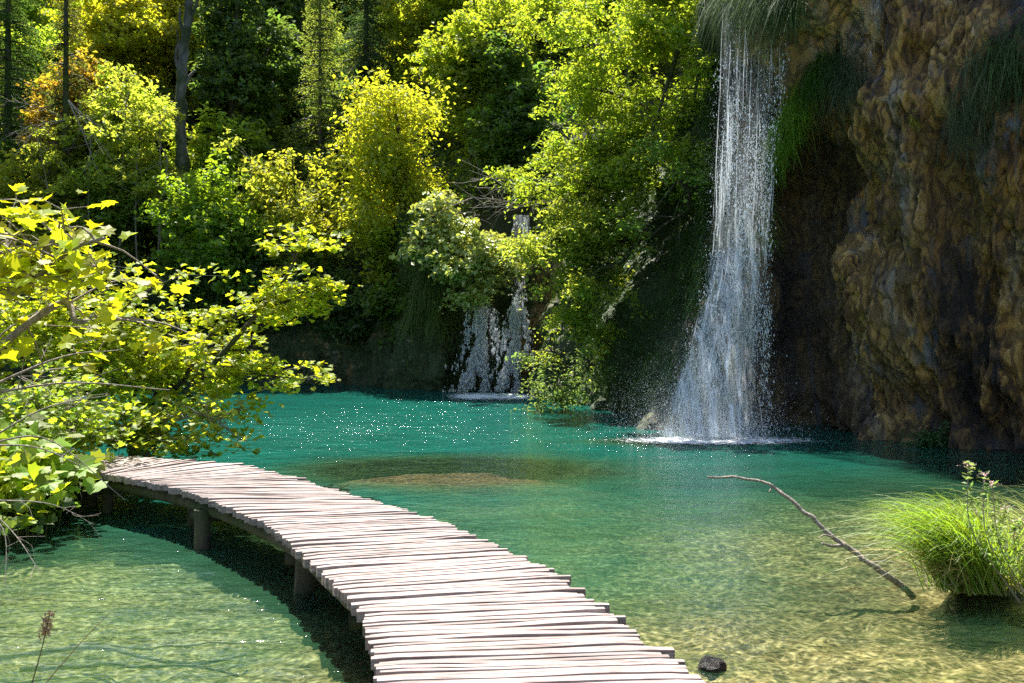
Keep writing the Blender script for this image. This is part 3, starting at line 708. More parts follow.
overhang('large light green tree leaning over the cliff left of the tall waterfall', P(735, -70, 23.5),
         [[(700, 15, 23), (640, 38, 22.6), (560, 50, 22.4)], [(690, 20, 22.6), (672, 70, 22.2), (650, 140, 22)], [(700, 10, 22.8), (620, -10, 23), (540, 10, 23)], [(705, 0, 22), (700, 60, 21.6), (690, 130, 21.6)]],
         23, (.46, .55, .03), 50000, .085, r0=.14, rad=1.0)
overhang('mid green tree spreading in layers above the small waterfall', P(690, 150, 24.8),
         [[(640, 140, 24.2), (590, 150, 24), (545, 120, 24)], [(630, 160, 24), (580, 175, 23.8), (535, 195, 23.8)], [(650, 110, 24), (600, 90, 24), (560, 90, 24)], [(640, 150, 23.6), (610, 185, 23.4), (575, 210, 23.2)], [(680, 130, 23.8), (690, 80, 23.6)]],
         24, (.42, .52, .03), 44000, .085, r0=.10, rad=.85)
overhang('bright leafy tree drooping over the right of the small waterfall', P(650, 225, 23.6),
         [[(605, 252, 23), (578, 280, 22.8), (562, 325, 22.6)], [(615, 235, 23), (570, 232, 22.8), (540, 248, 22.8)], [(620, 262, 22.7), (596, 272, 22.5), (578, 310, 22.3), (572, 352, 22.2)], [(605, 215, 23.2), (560, 205, 23.2)]],
         23, (.50, .57, .05), 32000, .08, r0=.085, rad=.55, droop=.9)
overhang('pale whitish green bush on the mossy outcrop left of the small waterfall', P(452, 262, 29.2),
         [[(440, 245, 28.6), (425, 250, 28.4)], [(445, 225, 28.6), (440, 205, 28.6)], [(465, 225, 28.4), (480, 215, 28.4)], [(480, 250, 28.2), (505, 255, 28)], [(470, 270, 28), (485, 292, 27.8)]],
         28, (.62, .66, .09), 19000, .13, name='pale_bush', r0=.04, rad=.65, mat=M_SHINY)
overhang('sparse green bush growing low on the rock beside the small waterfall', P(560, 380, 23.2),
         [[(565, 360, 22.8), (550, 350, 22.6)], [(585, 372, 22.4), (590, 360, 22.4)], [(556, 392, 22.8), (548, 388, 22.8)]], 23, (.24, .34, .06), 4500, .07, name='low_bush', r0=.03, rad=.5)
overhang('deep green shrub clinging to the mossy rock left of the tall waterfall', P(690, 210, 21.6),
         [[(680, 180, 21.2), (665, 170, 21.0)], [(688, 160, 21.2), (700, 130, 21)], [(672, 220, 21.2)]], 21, (.26, .40, .04), 6000, .075, name='cliff_shrub', r0=.04, rad=.8)

# ------------------------------------------------------------------ undergrowth (uncountable)
def undergrowth():
    n = 110000
    x = rs.uniform(-30, 8, n); y = rs.uniform(30, 62, n)
    j, d = nearest(x, y); k = (d > .4) & (fbm(np.stack([x * .5, y * .5, 0 * x], -1), 3, 90) > -.35); x, y = x[k], y[k]
    z = hill_z(x, y) + np.abs(rs.randn(len(x))) * .45
    o = leaves('undergrowth', np.stack([x, y, z], 1), .2 * (.6 + .8 * rs.rand(len(x))), rs.randn(len(x), 3) * .6 + (0, -.3, .8), M_LEAF, color=(.36, .46, .03))
    o['kind'] = 'stuff'; o['label'] = 'low green undergrowth covering the forest floor of the far hillside'; o['category'] = 'undergrowth'
undergrowth()

# ------------------------------------------------------------------ hanging grass and moss
def blades(name, roots, dirs, length, width, mat, parent=None, color=GRN, sag=1.0, seg=6, curve=None, pw=2.0):
    N = len(roots); length = np.broadcast_to(length, (N,)); t = np.linspace(0, 1, seg + 1)
    d = unit(np.asarray(dirs, float)); side = unit(np.cross(d, rs.randn(N, 3)))
    V = np.zeros((N, seg + 1, 2, 3))
    for i, u in enumerate(t):
        c = roots + d * (length * u)[:, None] + np.array([0, 0, -1.0]) * (sag * length * u ** pw)[:, None]
        if curve is not None: c = c + curve * (length * u * u)[:, None]
        w = (width * (1 - .85 * u ** 1.5))
        V[:, i, 0] = c - side * w / 2; V[:, i, 1] = c + side * w / 2
    k = 2 * (seg + 1); b = np.arange(N)[:, None, None] * k; i = np.arange(seg)[None, :, None] * 2
    f = (b + i + np.array([0, 1, 3, 2])[None, None]).reshape(-1, 4)
    return mesh_obj(name, V.reshape(-1, 3), f, mat, parent, False, {'rnd': np.repeat(rs.rand(N), k)}, color)
def hang(label, pix, n, length, color, name='hanging_grass', out=.35, sag=1.0, jit=.12, width=.012, dd=.0, cat='grass'):
    """clump of drooping blades rooted along a line of the rock"""
    pts = []
    for (x, y) in pix:
        c = cliff_at(x, y)
        if c is None: c = P(x, y, 18.3)
        pts.append(c - np.array([0, dd, 0]))
    pts = spline(pts, 60); i = rs.randint(0, 60, n)
    r = pts[i] + rs.randn(n, 3) * jit
    d = np.stack([rs.randn(n) * .65 - .25, -np.abs(rs.randn(n)) * .6 - out, rs.randn(n) * .5 + .2], 1)
    o = blades(name, r, d, length * (.25 + 1.2 * rs.rand(n) ** 1.3), width * .8, M_MOSS, color=color, sag=sag)
    tag(o, label, cat); return o
hang('bright green grass tuft hanging from the dark edge right of the tall waterfall', [(800, 105), (786, 125), (772, 150), (768, 185)], 3600, .30, (.32, .50, .04), jit=.13, dd=.14, width=.016)
hang('long green grass wisp trailing below the bright tuft', [(768, 190), (767, 215), (768, 240)], 350, .45, (.44, .56, .04), jit=.04, dd=.1)
hang('dark green grass ridge running up the rock above the bright tuft', [(830, 60), (816, 80), (803, 100)], 1800, .35, (.12, .26, .02), jit=.10, dd=.05)
hang('green moss curtain over the lip of the tall waterfall', [(716, 5), (735, 0), (758, 4), (788, 0)], 3000, .62, (.09, .16, .03), jit=.16, dd=.2, width=.014, sag=1.3)
hang('grey green moss curtain draped at the top of the cliff near the right edge', [(1010, 40), (995, 70), (1022, 75), (1030, 20)], 1100, .60, (.12, .20, .06), jit=.22, width=.014, sag=1.2)
hang('thin pale moss drape on the cliff left of the right edge curtain', [(965, 95), (962, 130), (975, 60)], 900, .5, (.14, .18, .09), jit=.12, sag=1.3)
hang('faint grey moss drape beside the water veil of the cliff', [(830, 60), (850, 85), (838, 40)], 900, .45, (.16, .20, .12), jit=.14, sag=1.3)
hang('small yellow plant tuft in the middle of the brown cliff', [(908, 120), (911, 128)], 70, .16, (.60, .52, .03), jit=.03)
# mossy skin on the middle cliff (uncountable)
def moss_skin():
    u = CVf[:, 0] / CVf[:, 1] * F + 512; w = HOR - (CVf[:, 2] - CAM_H) / CVf[:, 1] * F
    m = np.where((u > 545) & (u < 722) & (w < 425) & (w > -60) & (CVf[:, 2] > .5))[0]
    q = CVf[rs.choice(m, 17000)]
    k = fbm(q * 1.1, 3, 99) > -.15; q = q[k]; n = len(q)
    d = np.stack([rs.randn(n) * .4 - .35, -np.abs(rs.randn(n)) * .4 - .35, rs.rand(n) * .5], 1)
    o = blades('hanging_moss', q + rs.randn(n, 3) * .04, d, .30 * (.4 + rs.rand(n)), .016, M_MOSS, color=(.12, .22, .025), sag=1.2)
    o['kind'] = 'stuff'; o['label'] = 'dark green moss and grass hanging over the shaded rock left of the tall waterfall'; o['category'] = 'moss'
    m = np.where((u > 405) & (u < 462) & (w < 330) & (w > 170) & (CVf[:, 2] > .5))[0]
    q = CVf[rs.choice(m, 5000)]; n = len(q); d = np.stack([rs.randn(n) * .4 - .2, -np.abs(rs.randn(n)) * .4 - .35, rs.rand(n) * .5], 1)
    o = blades('hanging_moss', q, d, .55 * (.4 + rs.rand(n)), .022, M_MOSS, color=(.24, .30, .05), sag=1.3)
    o['kind'] = 'stuff'; o['label'] = 'olive moss hanging down the outcrop left of the small waterfall'; o['category'] = 'moss'
moss_skin()
# fern like plants at the foot of the cliff
for (px, py, lb) in ((928, 436, 'dark green leafy plant at the foot of the brown cliff'), (578, 405, 'small fern at the foot of the mossy rock')):
    c = cliff_at(px, py); c = P(px, py, 15.9 if px > 800 else 22) if c is None else c - (0, .1, 0)
    t = thing('fern', lb, 'plant', c); n = 60
    th = rs.rand(n) * 6.28; dv = np.stack([np.cos(th), -np.abs(np.sin(th)), .9 + .3 * rs.rand(n)], 1)
    root = c + rs.randn(n, 3) * (.22, .05, .08)
    blades('frond', root, dv, .5, .02, M_GRASS, t, (.12, .24, .04), sag=.9)
    uu = rs.rand(n, 22); dn = unit(dv); pos = root[:, None] + dn[:, None] * (.5 * uu)[..., None] + np.array([0, 0, -1.]) * (.9 * .5 * uu ** 2)[..., None] + rs.randn(n, 22, 3) * .03
    leaves('foliage', pos.reshape(-1, 3), .06, rs.randn(n * 22, 3) * .5 + (0, -.2, .8), M_LEAF, t, color=(.12, .26, .05))

# ------------------------------------------------------------------ waterfalls
def fall_main():
    t = thing('waterfall', 'tall white waterfall dropping from the mossy lip and spreading over rock at its foot', 'waterfall', G(722, 432))
    ys = np.array([10, 60, 150, 250, 300, 350, 400, 434]); xl = np.array([719, 718, 715, 711, 701, 686, 668, 658]); xr = np.array([780, 778, 774, 768, 764, 762, 762, 766])
    dd = np.array([18.2, 18.2, 18.15, 18.1, 17.95, 17.75, 17.6, 17.5])
    def W(u, py):
        d = np.interp(py, ys, dd) - .25 * np.sin(u * 3.1) ; px = np.interp(py, ys, xl) * (1 - u) + np.interp(py, ys, xr) * u
        return np.stack([(px - 512) / F * d, d, CAM_H - (py - HOR) / F * d], -1)
    for k, (off, nm) in enumerate(((.0, 'water_sheet'), (-.16, 'water_sheet'))):
        u, py = np.meshgrid(np.linspace(0, 1, 50), np.linspace(6, 436, 120), indexing='ij')
        V = W(u, py); V[..., 1] += off + .07 * fbm(V * np.array([4, 1, .4]) + k * 9, 3, 7)
        a = sstep(0, .12, u) * sstep(1, .75, u) * (.2 + 1.15 * sstep(140, 360, py)) * (1 - .35 * sstep(.6, .4, u) * sstep(.2, .4, u) * (py < 250))
        mesh_obj(nm, V.reshape(-1, 3), grid_faces(50, 120), M_VEIL, t, True, {'rnd': a.ravel()})
    # strands
    mb = MB(); n = 120
    us = rs.beta(.9, 1.35, n); st = 5 + 395 * rs.rand(n) ** .75
    for u, y0 in zip(us, st):
        L = random.uniform(15, 90) * (1.3 if y0 < 200 else .7); py = np.linspace(y0, min(434, y0 + L), 7)
        c = W(np.full(7, u), py); c[:, 0] += .02 * vnoise(np.stack([c[:, 2] * 2, c[:, 2] * 0 + u * 80, c[:, 2] * 0], -1)); c[:, 1] += random.uniform(-.3, .02)
        w = random.uniform(.003, .009) * np.sin(np.linspace(.15, 3.0, 7)); v = np.stack([c - w[:, None] * (1, 0, 0), c + w[:, None] * (0, -1, 0), c + w[:, None] * (1, 0, 0)], 1).reshape(-1, 3)
        i = np.arange(6)[:, None] * 3; q = np.concatenate([i + np.array([[0, 1, 4, 3]]), i + np.array([[1, 2, 5, 4]])]); mb.add(v, q)
    mb.build('strands', M_STRAND, t)
    # drops
    n = 30000; py = 10 + 424 * rs.rand(n) ** .5; u = rs.beta(1.1, 1.3, n) + rs.randn(n) * .04
    keep = (fbm(np.stack([u * 7 + py * .010, py * .013, py * 0], -1), 3, 4) > .12) | (rs.rand(n) < .16)
    u, py = u[keep], py[keep]
    c = W(u, py) + rs.randn(len(u), 3) * (.05, .12, .03); c[:, 2] = np.maximum(c[:, 2], .01)
    octs('drops', c, .003 + .0085 * rs.rand(len(u)) ** 3, t)
    # fine mist round the foot and along the column
    n = 60000; w_ = rs.rand(n) < .55
    py = np.where(w_, 436 - np.abs(rs.randn(n)) * 45, 60 + 376 * rs.rand(n) ** .6); u = np.where(w_, .38 + rs.randn(n) * .42, .45 + rs.randn(n) * .27)
    c = W(u, py) + np.stack([rs.randn(n) * .05, rs.randn(n) * .22 - .05, 0 * py], 1); c[:, 2] = np.maximum(c[:, 2], .01)
    octs('mist', c, .0013 + .0022 * rs.rand(n), t, M_MIST, 1.0)
    # splash
    n = 8000; a = rs.rand(n) * 6.28; r = np.abs(rs.randn(n)); px = 712 + 52 * np.cos(a) * r * .8
    c = np.stack([(px - 512) / F * 17.9, 17.9 - .25 - .35 * rs.rand(n) + 0 * r, np.abs(rs.randn(n)) ** 1.5 * .30], 1)
    octs('spray', c, .002 + .006 * rs.rand(n) ** 3, t)
    foam('foam', 718, 441, 175, 1.15, t)
def octs(name, c, r, parent, mat=None, stretch=2.6):
    N = len(c); o = np.array([(1, 0, 0), (-1, 0, 0), (0, 1, 0), (0, -1, 0), (0, 0, stretch), (0, 0, -stretch)])
    v = (c[:, None] + o[None] * np.asarray(r)[:, None, None]).reshape(-1, 3)
    f = np.array([(0, 2, 4), (2, 1, 4), (1, 3, 4), (3, 0, 4), (2, 0, 5), (1, 2, 5), (3, 1, 5), (0, 3, 5)])
    o = mesh_obj(name, v, (np.arange(N)[:, None, None] * 6 + f[None]).reshape(-1, 3), mat or M_DROP, parent, False, {'rnd': rs.rand(N * 6)}); o['kind'] = 'stuff'; return o
def foam(name, px, py, halfpx, ry, t):
    c = G(px, py); rx = halfpx / F * c[1]
    u, v = np.meshgrid(np.linspace(-1, 1, 60), np.linspace(-1, 1, 40), indexing='ij')
    x = c[0] + u * rx; y = c[1] + v * ry; z = .012 + .02 * np.maximum(0, fbm(np.stack([x * 6, y * 6, 0 * x], -1), 3, 8))
    a = 1 - np.sqrt(u * u + v * v)
    mesh_obj(name, np.stack([x, y, z], -1).reshape(-1, 3), grid_faces(60, 40), M_FOAM, t, True, {'rnd': (np.clip(a, 0, 1) ** .8).ravel()})
fall_main()
def small_fall(label, poly, d, n, pf, foam_at=None, name='waterfall', width=1.0, veil=.12):
    """poly: rows (py, xl, xr)"""
    poly = np.array(poly, float); t = thing(name, label, 'waterfall', P((poly[-1, 1] + poly[-1, 2]) / 2, poly[-1, 0], d))
    def W(u, py):
        px = np.interp(py, poly[:, 0], poly[:, 1]) * (1 - u) + np.interp(py, poly[:, 0], poly[:, 2]) * u
        return np.stack([(px - 512) / F * d, d + 0 * px, CAM_H - (py - HOR) / F * d], -1)
    u, py = np.meshgrid(np.linspace(0, 1, 24), np.linspace(poly[0, 0], poly[-1, 0], 50), indexing='ij'); V = W(u, py); V[..., 1] += .06 * fbm(V * np.array([4, 1, .5]), 3, 7)
    a = sstep(0, .2, u) * sstep(1, .8, u) * veil
    mesh_obj('water_sheet', V.reshape(-1, 3), grid_faces(24, 50), M_VEIL, t, True, {'rnd': a.ravel()})
    py = poly[0, 0] + (poly[-1, 0] - poly[0, 0]) * rs.rand(n) ** .75; u = .5 + rs.randn(n) * .30; kk = fbm(np.stack([u * 5, py * .05, py * 0], -1), 3, 14) > .0; u, py = u[kk], py[kk]; n = len(u)
    c = W(u, py) + rs.randn(n, 3) * (.03, .12, .03); c[:, 2] = np.maximum(c[:, 2], .01)
    octs('drops', c, (.005 + .022 * rs.rand(n) ** 3) * pf, t)
    if foam_at: foam('foam', *foam_at, t)
small_fall('left stream of the small waterfall behind the pale bush', [(305, 474, 492), (340, 468, 494), (393, 462, 498)], 28.6, 8000, 1.25, (478, 396.5, 56, 2.2))
small_fall('right stream of the small waterfall with brighter spray', [(300, 512, 524), (340, 506, 526), (393, 498, 528)], 28.4, 9500, 1.25, (508, 397, 60, 2.0))
small_fall('short blue upper fall glimpsed among the leaves above the small waterfall', [(215, 512, 530), (260, 514, 530), (305, 512, 526)], 28.8, 900, 1.0, veil=.8)
small_fall('thin dripping curtain beside the tall waterfall', [(0, 784, 796), (200, 764, 772), (434, 762, 770)], 18.1, 2200, .6, veil=.15, name='dripping_water')
def wet_veil():
    # film of water running down the upper cliff
    rows_ = []
    for py in np.linspace(-10, 90, 26):
        a = np.interp(py, [-10, 90], [858, 833]); b = np.interp(py, [-10, 30, 90], [888, 888, 862])
        rr = []
        for u in np.linspace(0, 1, 16):
            px = a + (b - a) * u; c = cliff_at(px, py)
            rr.append(c if c is not None else P(px, py, 16.8))
        rows_.append(rr)
    V = np.array(rows_); V[..., 1] -= .07
    for _ in range(3):
        V[1:-1, 1:-1] = (V[1:-1, 1:-1] + V[:-2, 1:-1] + V[2:, 1:-1] + V[1:-1, :-2] + V[1:-1, 2:]) / 5
    u = np.linspace(0, 1, 16)[None] + 0 * V[..., 0]; v = np.linspace(0, 1, 26)[:, None] + 0 * u
    a = sstep(0, .25, u) * sstep(1, .75, u) * sstep(1, .6, v) * .55
    o = mesh_obj('wet_veil', V.reshape(-1, 3), grid_faces(26, 16), M_VEIL, None, True, {'rnd': a.ravel()})
    tag(o, 'pale film of water running down the top of the brown cliff', 'waterfall')
wet_veil()

# ------------------------------------------------------------------ fallen branch, grass tussock, flowering stems
def fallen_branch():
    t = thing('fallen_branch', 'thin bare grey branch rising crooked out of the shallow water', 'branch', G(914, 595)); mb = MB()
    L = [G(914, 596, -.12), P(885, 574, 8.05), P(855, 552, 8.15), P(838, 541, 8.2), P(815, 520, 8.3), P(792, 502, 8.4), P(772, 486, 8.5), P(748, 478.5, 8.6), P(706, 477, 8.7)]
    L = spline(np.array(L), 26) + rs.randn(26, 3) * .006; tube(mb, L, .029, .009, n=110, seg=8, rough=.10)
    tube(mb, [P(843, 545, 8.2), P(832, 546, 8.1), P(822, 543, 8.05)], .018, .008, n=8, seg=6, rough=.1)
    tube(mb, [P(832, 537, 8.2), P(824, 535, 8.15), P(819, 538, 8.1)], .010, .004, n=6, seg=5)
    tube(mb, [P(772, 487, 8.5), P(769, 492, 8.45)], .010, .006, n=4, seg=5)
    mb.build('stick', M_TWIG, t)
fallen_branch()
def tussock(label, root, n, length, lean, color, spread, group=None, width=.009):
    r = np.asarray(root) + rs.randn(n, 3) * np.array([spread, spread * .5, .01])
    d = np.stack([rs.randn(n) * .25 + lean[0], rs.randn(n) * .25 + lean[1], 1.0 + .3 * rs.rand(n)], 1)
    cv = np.stack([rs.randn(n) * .12 + lean[0] * .55, rs.randn(n) * .12 + lean[1], np.zeros(n)], 1)
    t = thing('grass_tussock', label, 'grass', root); ln = length * (.45 + .7 * rs.rand(n)); k = int(n * .9)
    blades('green_blades', r[:k], d[:k], ln[:k], width, M_GRASS, t, color=color, sag=.46, seg=9, curve=cv[:k], pw=2.7)
    blades('dry_blades', r[k:], d[k:] * (1, 1, .75), ln[k:] * .85, width, M_GRASS, t, color=(.62, .46, .22), sag=.6, seg=9, curve=cv[k:], pw=2.2)
tussock('big bright green grass tussock arching left over the shallow water', (3.66, 7.85, .04), 1800, 1.22, (-.33, -.02), (.40, .56, .03), .13)
tussock('smaller grass tuft drooping at the right side of the big tussock', (4.02, 7.6, .12), 300, .62, (-.05, -.35), (.46, .58, .05), .12)
tussock('pale long grass bending in from the right frame edge', (4.55, 8.2, .12), 260, 1.15, (-.35, .0), (.44, .50, .12), .14)
def flower_stem(label, root, pts, dens, color=(.34, .46, .10)):
    t = thing('flowering_plant', label, 'plant', root); mb = MB(); pos = []; nr = []; fl = []
    for L in pts:
        p = tube(mb, [root] + L, .006, .003, n=26, seg=5)
        for i in range(5, 26):
            for k in range(dens):
                th = rs.rand() * 6.28; dv = np.array([math.cos(th), math.sin(th), .35]); pos.append(p[i] + dv * .03 + rs.randn(3) * .006); nr.append(np.array([-dv[0] * .4, -dv[1] * .4, .8]) + rs.randn(3) * .3)
        fl.append(p[-1] + rs.randn(26, 3) * np.array([.026, .026, .010]))
    mb.build('stem', M_TWIG, t, color=color)
    leaves('foliage', np.array(pos), .052, np.array(nr), M_LEAF, t, color=color, width=.5)
    leaves('blossom', np.concatenate(fl), .018, rs.randn(26 * len(pts), 3), M_LEAF, t, color=(.62, .42, .42), width=.9)
rt = np.array([3.80, 7.45, .05])
flower_stem('leafy stem with a pinkish flower head behind the tussock, the taller one', rt, [[P(972, 530, 7.45), P(968, 464, 7.45)]], 4)
flower_stem('leafy stem with a pinkish flower head right of the taller one', rt + (.08, 0, 0), [[P(988, 540, 7.4), P(983, 474, 7.4)], [P(1000, 545, 7.4), P(992, 484, 7.4)]], 3)
flower_stem('short bushy pale stem at the foot of the flowering plants', rt + (.15, -.1, 0), [[P(1002, 545, 7.6), P(1006, 508, 7.6)], [P(1015, 545, 7.6), P(1020, 520, 7.6)]], 3)

# ------------------------------------------------------------------ left bank: maples, big leaved plants
def maple(label, base, limbs_, n, size, color, name='maple_tree', r0=.06, rad=.38, per=5, cat='tree', mat=None, back=0.0):
    t = thing(name, label, cat, base); mb = MB(); cl = []
    for L, wt in limbs_:
        pts = [np.asarray(base)] + [P(q[0], q[1], q[2] + back) for q in L]
        p = tube(mb, pts, r0, .008, n=9 * len(pts), seg=6, rough=.04); m = len(p)
        for k in range(int(per * len(L) * wt)):
            s = p[rs.randint(m // 3, m)]; e = s + rs.randn(3) * np.array([1, .8, .55]) * rad
            tube(mb, [s, (s + e) / 2 + (0, 0, .03), e], .007, .003, n=5, seg=4); cl.append(e)
            for _ in range(2):
                g = e + rs.randn(3) * np.array([1, 1, .4]) * rad * .5; tube(mb, [e, g], .004, .002, n=3, seg=3); cl.append(g)
    mb.build('trunk', M_TWIG if r0 < .03 else M_BARK, t)
    cl = np.array(cl); i = rs.randint(0, len(cl), n)
    off = rs.randn(n, 3) * np.array([1, 1, .42]) * rad * .34
    pos = cl[i] + off
    nr = rs.randn(n, 3) * .38 + (0, -.12, 1.0)
    leaves('crown', pos, size * (.6 + .7 * rs.rand(n)), nr, mat or M_LEAF, t, shape=MAPLE, color=color)
    return t
MB_ = G(118, 440); 
maple('yellow green maple on the left bank reaching a long bough over the turquoise water', (-5.2, 13.6, .25),
      [([(175, 395, 12.4), (215, 330, 12.0), (262, 308, 11.8), (292, 300, 11.6), (322, 284, 11.5)], 1.0),
       ([(262, 308, 11.8), (290, 270, 11.7), (302, 240, 11.7)], .8),
       ([(180, 385, 12.3), (230, 372, 12.0), (262, 375, 11.8), (308, 380, 11.6)], 1.1),
       ([(170, 370, 12.4), (220, 352, 12.2), (260, 350, 12)], .9),
       ([(140, 380, 12.4), (190, 395, 12.2), (215, 420, 12.0)], .8)],
      3300, .094, (.60, .65, .02), rad=.25, per=7, r0=.05, back=1.4)
maple('bushy yellow maple in the thick of the left bank', (-6.7, 13.6, .3),
      [([(60, 380, 12.2), (70, 320, 12.0), (50, 260, 12)], 1.2), ([(95, 380, 12.2), (110, 330, 12.0), (140, 290, 12)], 1.3), ([(30, 390, 12.0), (10, 330, 11.8), (-20, 290, 12)], 1.2),
       ([(100, 400, 12.2), (150, 350, 12), (185, 330, 12)], 1.2), ([(30, 410, 12), (0, 370, 11.9), (-40, 340, 11.9)], 1)],
      6400, .094, (.60, .65, .02), rad=.44, per=7, r0=.055, back=1.5)
maple('low yellow bush spilling over the far edge of the boardwalk', (-4.6, 12.75, .35),
      [([(120, 430, 12.8), (150, 420, 12.7)], 1.4), ([(160, 430, 12.8), (205, 415, 12.7), (238, 438, 12.5)], 1.4), ([(90, 430, 12.8), (60, 420, 12.8)], 1.4), ([(140, 435, 12.8), (190, 440, 12.6)], 1.4)],
      1900, .09, (.62, .66, .03), name='low_bush', cat='shrub', rad=.26, per=9, r0=.02)
maple('near maple bough with large bright leaves coming in from the left edge', (-4.2, 4.6, .4),
      [([(-60, 330, 4.9), (20, 290, 4.8), (70, 250, 4.7), (105, 238, 4.6)], 1.4), ([(-40, 300, 4.9), (30, 262, 4.8), (60, 235, 4.8)], 1.3), ([(20, 330, 5.0), (80, 322, 4.9), (135, 318, 4.9)], .6), ([(-30, 270, 5), (10, 250, 4.9)], 1.3)],
      480, .088, (.64, .65, .012), name='near_maple', rad=.18, per=4, r0=.028)
maple('dense fresh green shrub filling the left frame edge behind the broad leaves', (-6.3, 11.9, .35),
      [([(40, 420, 11.8), (30, 390, 11.7)], 1.6), ([(70, 425, 11.9), (85, 400, 11.8)], 1.6), ([(10, 430, 11.6), (0, 400, 11.5)], 1.6), ([(50, 440, 11.5), (60, 425, 11.4)], 1.5)],
      2400, .085, (.46, .58, .03), name='low_bush', cat='shrub', rad=.30, per=9, r0=.02)
# large round leaved plants under the bank
def butterbur(label, c, n, rx, rz, size, color):
    t = thing('broad_leaved_plant', label, 'plant', c)
    pos = np.asarray(c) + np.stack([rs.randn(n) * rx, rs.randn(n) * .35, .15 + np.abs(rs.randn(n)) * rz], 1)
    for p in pos[:22]:
        mb = MB(); tube(mb, [np.array([p[0] * .6 + c[0] * .4, p[1] + .1, c[2] - .1]), (p[0] * .9 + c[0] * .1, p[1], p[2] * .7), p], .007, .004, n=5, seg=4); mb.build('stem', M_GRASS, t, color=color)
    leaves('foliage', pos, size * (.6 + .6 * rs.rand(n)), rs.randn(n, 3) * .36 + (.1, -.35, .85), M_LEAF, t, shape=ROUND, color=color)
butterbur('broad leaved green plants crowding the left end of the boardwalk', np.array([-5.25, 10.45, .22]), 560, .32, .28, .22, (.44, .56, .03))
butterbur('broad bright leaves in the lower left bank nearest the frame edge', np.array([-5.15, 9.8, .08]), 380, .30, .28, .17, (.54, .60, .02))
butterbur('dark broad leaves low over the water beside the boardwalk end', np.array([-4.85, 9.9, -.05]), 60, .18, .14, .16, (.20, .34, .04))
bare_twigs('bare grey twigs arching over the left end of the boardwalk', P(-20, 445, 6.3), [P(125, 500, 6.5), P(90, 470, 6.4), P(110, 395, 6.4)], r=.008, n=4, name='bare_twig')
bare_twigs('pale dead twigs hanging to the water at the lower left bank', P(-20, 500, 8.0), [P(40, 572, 7.6), P(5, 590, 7.6), P(95, 525, 8.3)], r=.008, n=5, name='dead_twig')
bare_twigs('long bare forked twig crossing the near maple leaves', P(-40, 400, 5.5), [P(120, 350, 5.6), P(170, 390, 5.7), P(60, 300, 5.4)], r=.010, n=4, name='bare_twig')
# sunken logs and dry reed
def log(label, pts, r, mat=M_TWIG):
    pts = np.array(pts); mb = MB(); tube(mb, [q + rs.randn(3) * (.03, .05, .006) for q in spline(pts, 9)], r, r * .5, n=40, seg=7, rough=.2); o = mb.build('sunken_branch', mat); tag(o, label, 'branch')
log('long sunken branch lying across the lower left shallows', [G(-30, 660, -.04), G(80, 652, -.03), G(170, 662, -.04), G(250, 655, -.08)], .022)
log('second sunken branch crossing the longer one near the bottom', [G(20, 672, -.04), G(100, 664, -.02), G(175, 668, -.03), G(235, 676, -.07)], .018)
log('thin sunken twig just above the long branches', [G(60, 645, -.03), G(140, 650, -.02), G(240, 640, -.05)], .010)
def reed(label, root, tip, plume):
    t = thing('dry_reed', label, 'reed', root); mb = MB(); p = tube(mb, [root, (root + tip) / 2 + (.01, 0, .02), tip], .003, .0015, n=12, seg=4); mb.build('stem', M_GRASS, t, color=(.5, .38, .2))
    if plume:
        n = 160; i = rs.rand(n) ** .8; pos = p[-1] * (1 - i[:, None] * .3) + p[0] * i[:, None] * .3 + rs.randn(n, 3) * .010
        leaves('plume', pos, .022, rs.randn(n, 3), M_GRASS, t, color=(.85, .50, .34), width=.3)
reed('dry reed with a reddish plume in the lower left water', P(30, 690, 4.0), P(50, 612, 4.0), True)
reed('thin dry stalk leaning right in the lower left water', P(40, 690, 4.4), P(110, 612, 4.4), False)
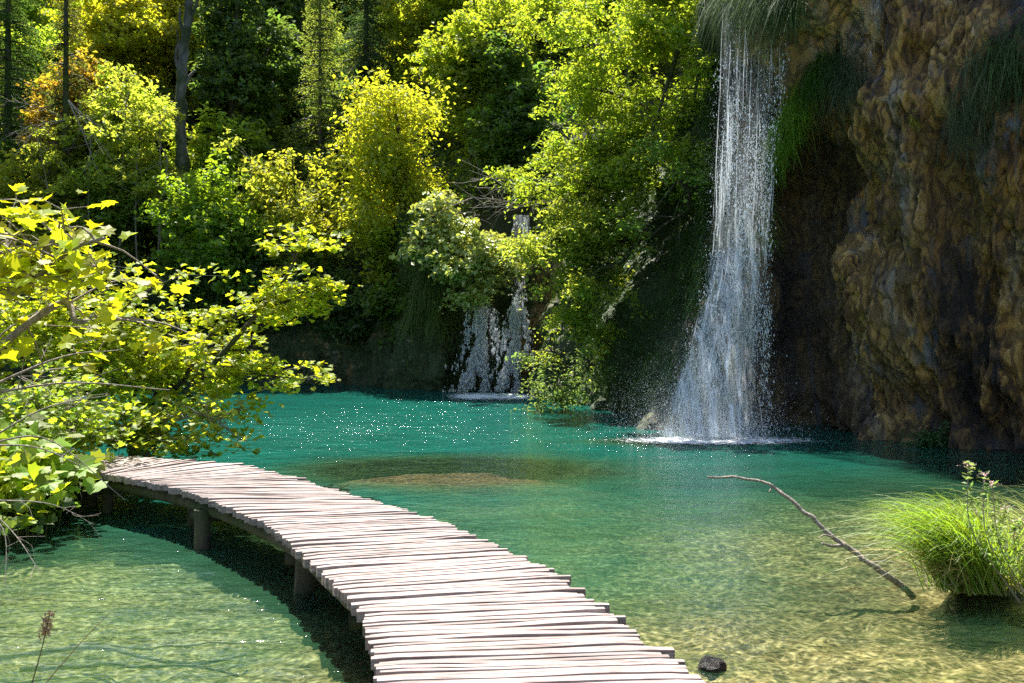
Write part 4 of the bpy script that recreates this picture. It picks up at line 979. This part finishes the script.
def rock():
    c = G(712, 668); n = 14
    u, v = np.meshgrid(np.linspace(0, 2 * math.pi, 22), np.linspace(0, math.pi, 12), indexing='ij')
    q = np.stack([np.cos(u) * np.sin(v) * .075, np.sin(u) * np.sin(v) * .07, np.cos(v) * .07], -1); q = q * (1 + .25 * fbm(q * 14 + 3, 3, 2)[..., None])
    o = mesh_obj('rock', (q + c).reshape(-1, 3), grid_faces(22, 12), M_ROCK, smooth=True, attrs={'moss': np.zeros(22 * 12)}); tag(o, 'small dark rock poking out beside the near end of the boardwalk', 'rock')
rock()

# ------------------------------------------------------------------ sky, sun, camera
w = bpy.data.worlds.new('World'); bpy.context.scene.world = w; w.use_nodes = True
nt = w.node_tree; bg = nt.nodes['Background']; sky = nt.nodes.new('ShaderNodeTexSky'); sky.sky_type = 'NISHITA'; sky.sun_disc = False
sky.sun_elevation = R(SUN_EL); sky.sun_rotation = R(SUN_AZ)
nt.links.new(sky.outputs[0], bg.inputs[0]); bg.inputs[1].default_value = .095
sl = bpy.data.lights.new('sun', 'SUN'); sl.energy = 5.0; sl.angle = R(.5); sl.color = (1.0, .95, .86)
so = bpy.data.objects.new('sun', sl); C.objects.link(so)
dv = Vector((math.sin(R(SUN_AZ)) * math.cos(R(SUN_EL)), math.cos(R(SUN_AZ)) * math.cos(R(SUN_EL)), math.sin(R(SUN_EL))))
so.rotation_euler = dv.to_track_quat('Z', 'Y').to_euler(); so.location = dv * 60
cd = bpy.data.cameras.new('camera'); cd.sensor_width = 36; cd.lens = F * 36 / 1024; cd.shift_y = -(341.5 - HOR) / 1024; cd.clip_end = 1500
co = bpy.data.objects.new('camera', cd); C.objects.link(co); co.location = (0, 0, CAM_H); co.rotation_euler = (R(90), 0, 0)
sc = bpy.context.scene; sc.camera = co
sc.view_settings.view_transform = 'Standard'; sc.view_settings.look = 'None'; sc.view_settings.gamma = 1; sc.view_settings.exposure = 1.6
sc.render.engine = 'CYCLES'
cy = sc.cycles; cy.max_bounces = 9; cy.diffuse_bounces = 6; cy.glossy_bounces = 3; cy.transmission_bounces = 6; cy.transparent_max_bounces = 12
cy.sample_clamp_indirect = 6; cy.use_denoising = False; cy.caustics_reflective = False; cy.caustics_refractive = False
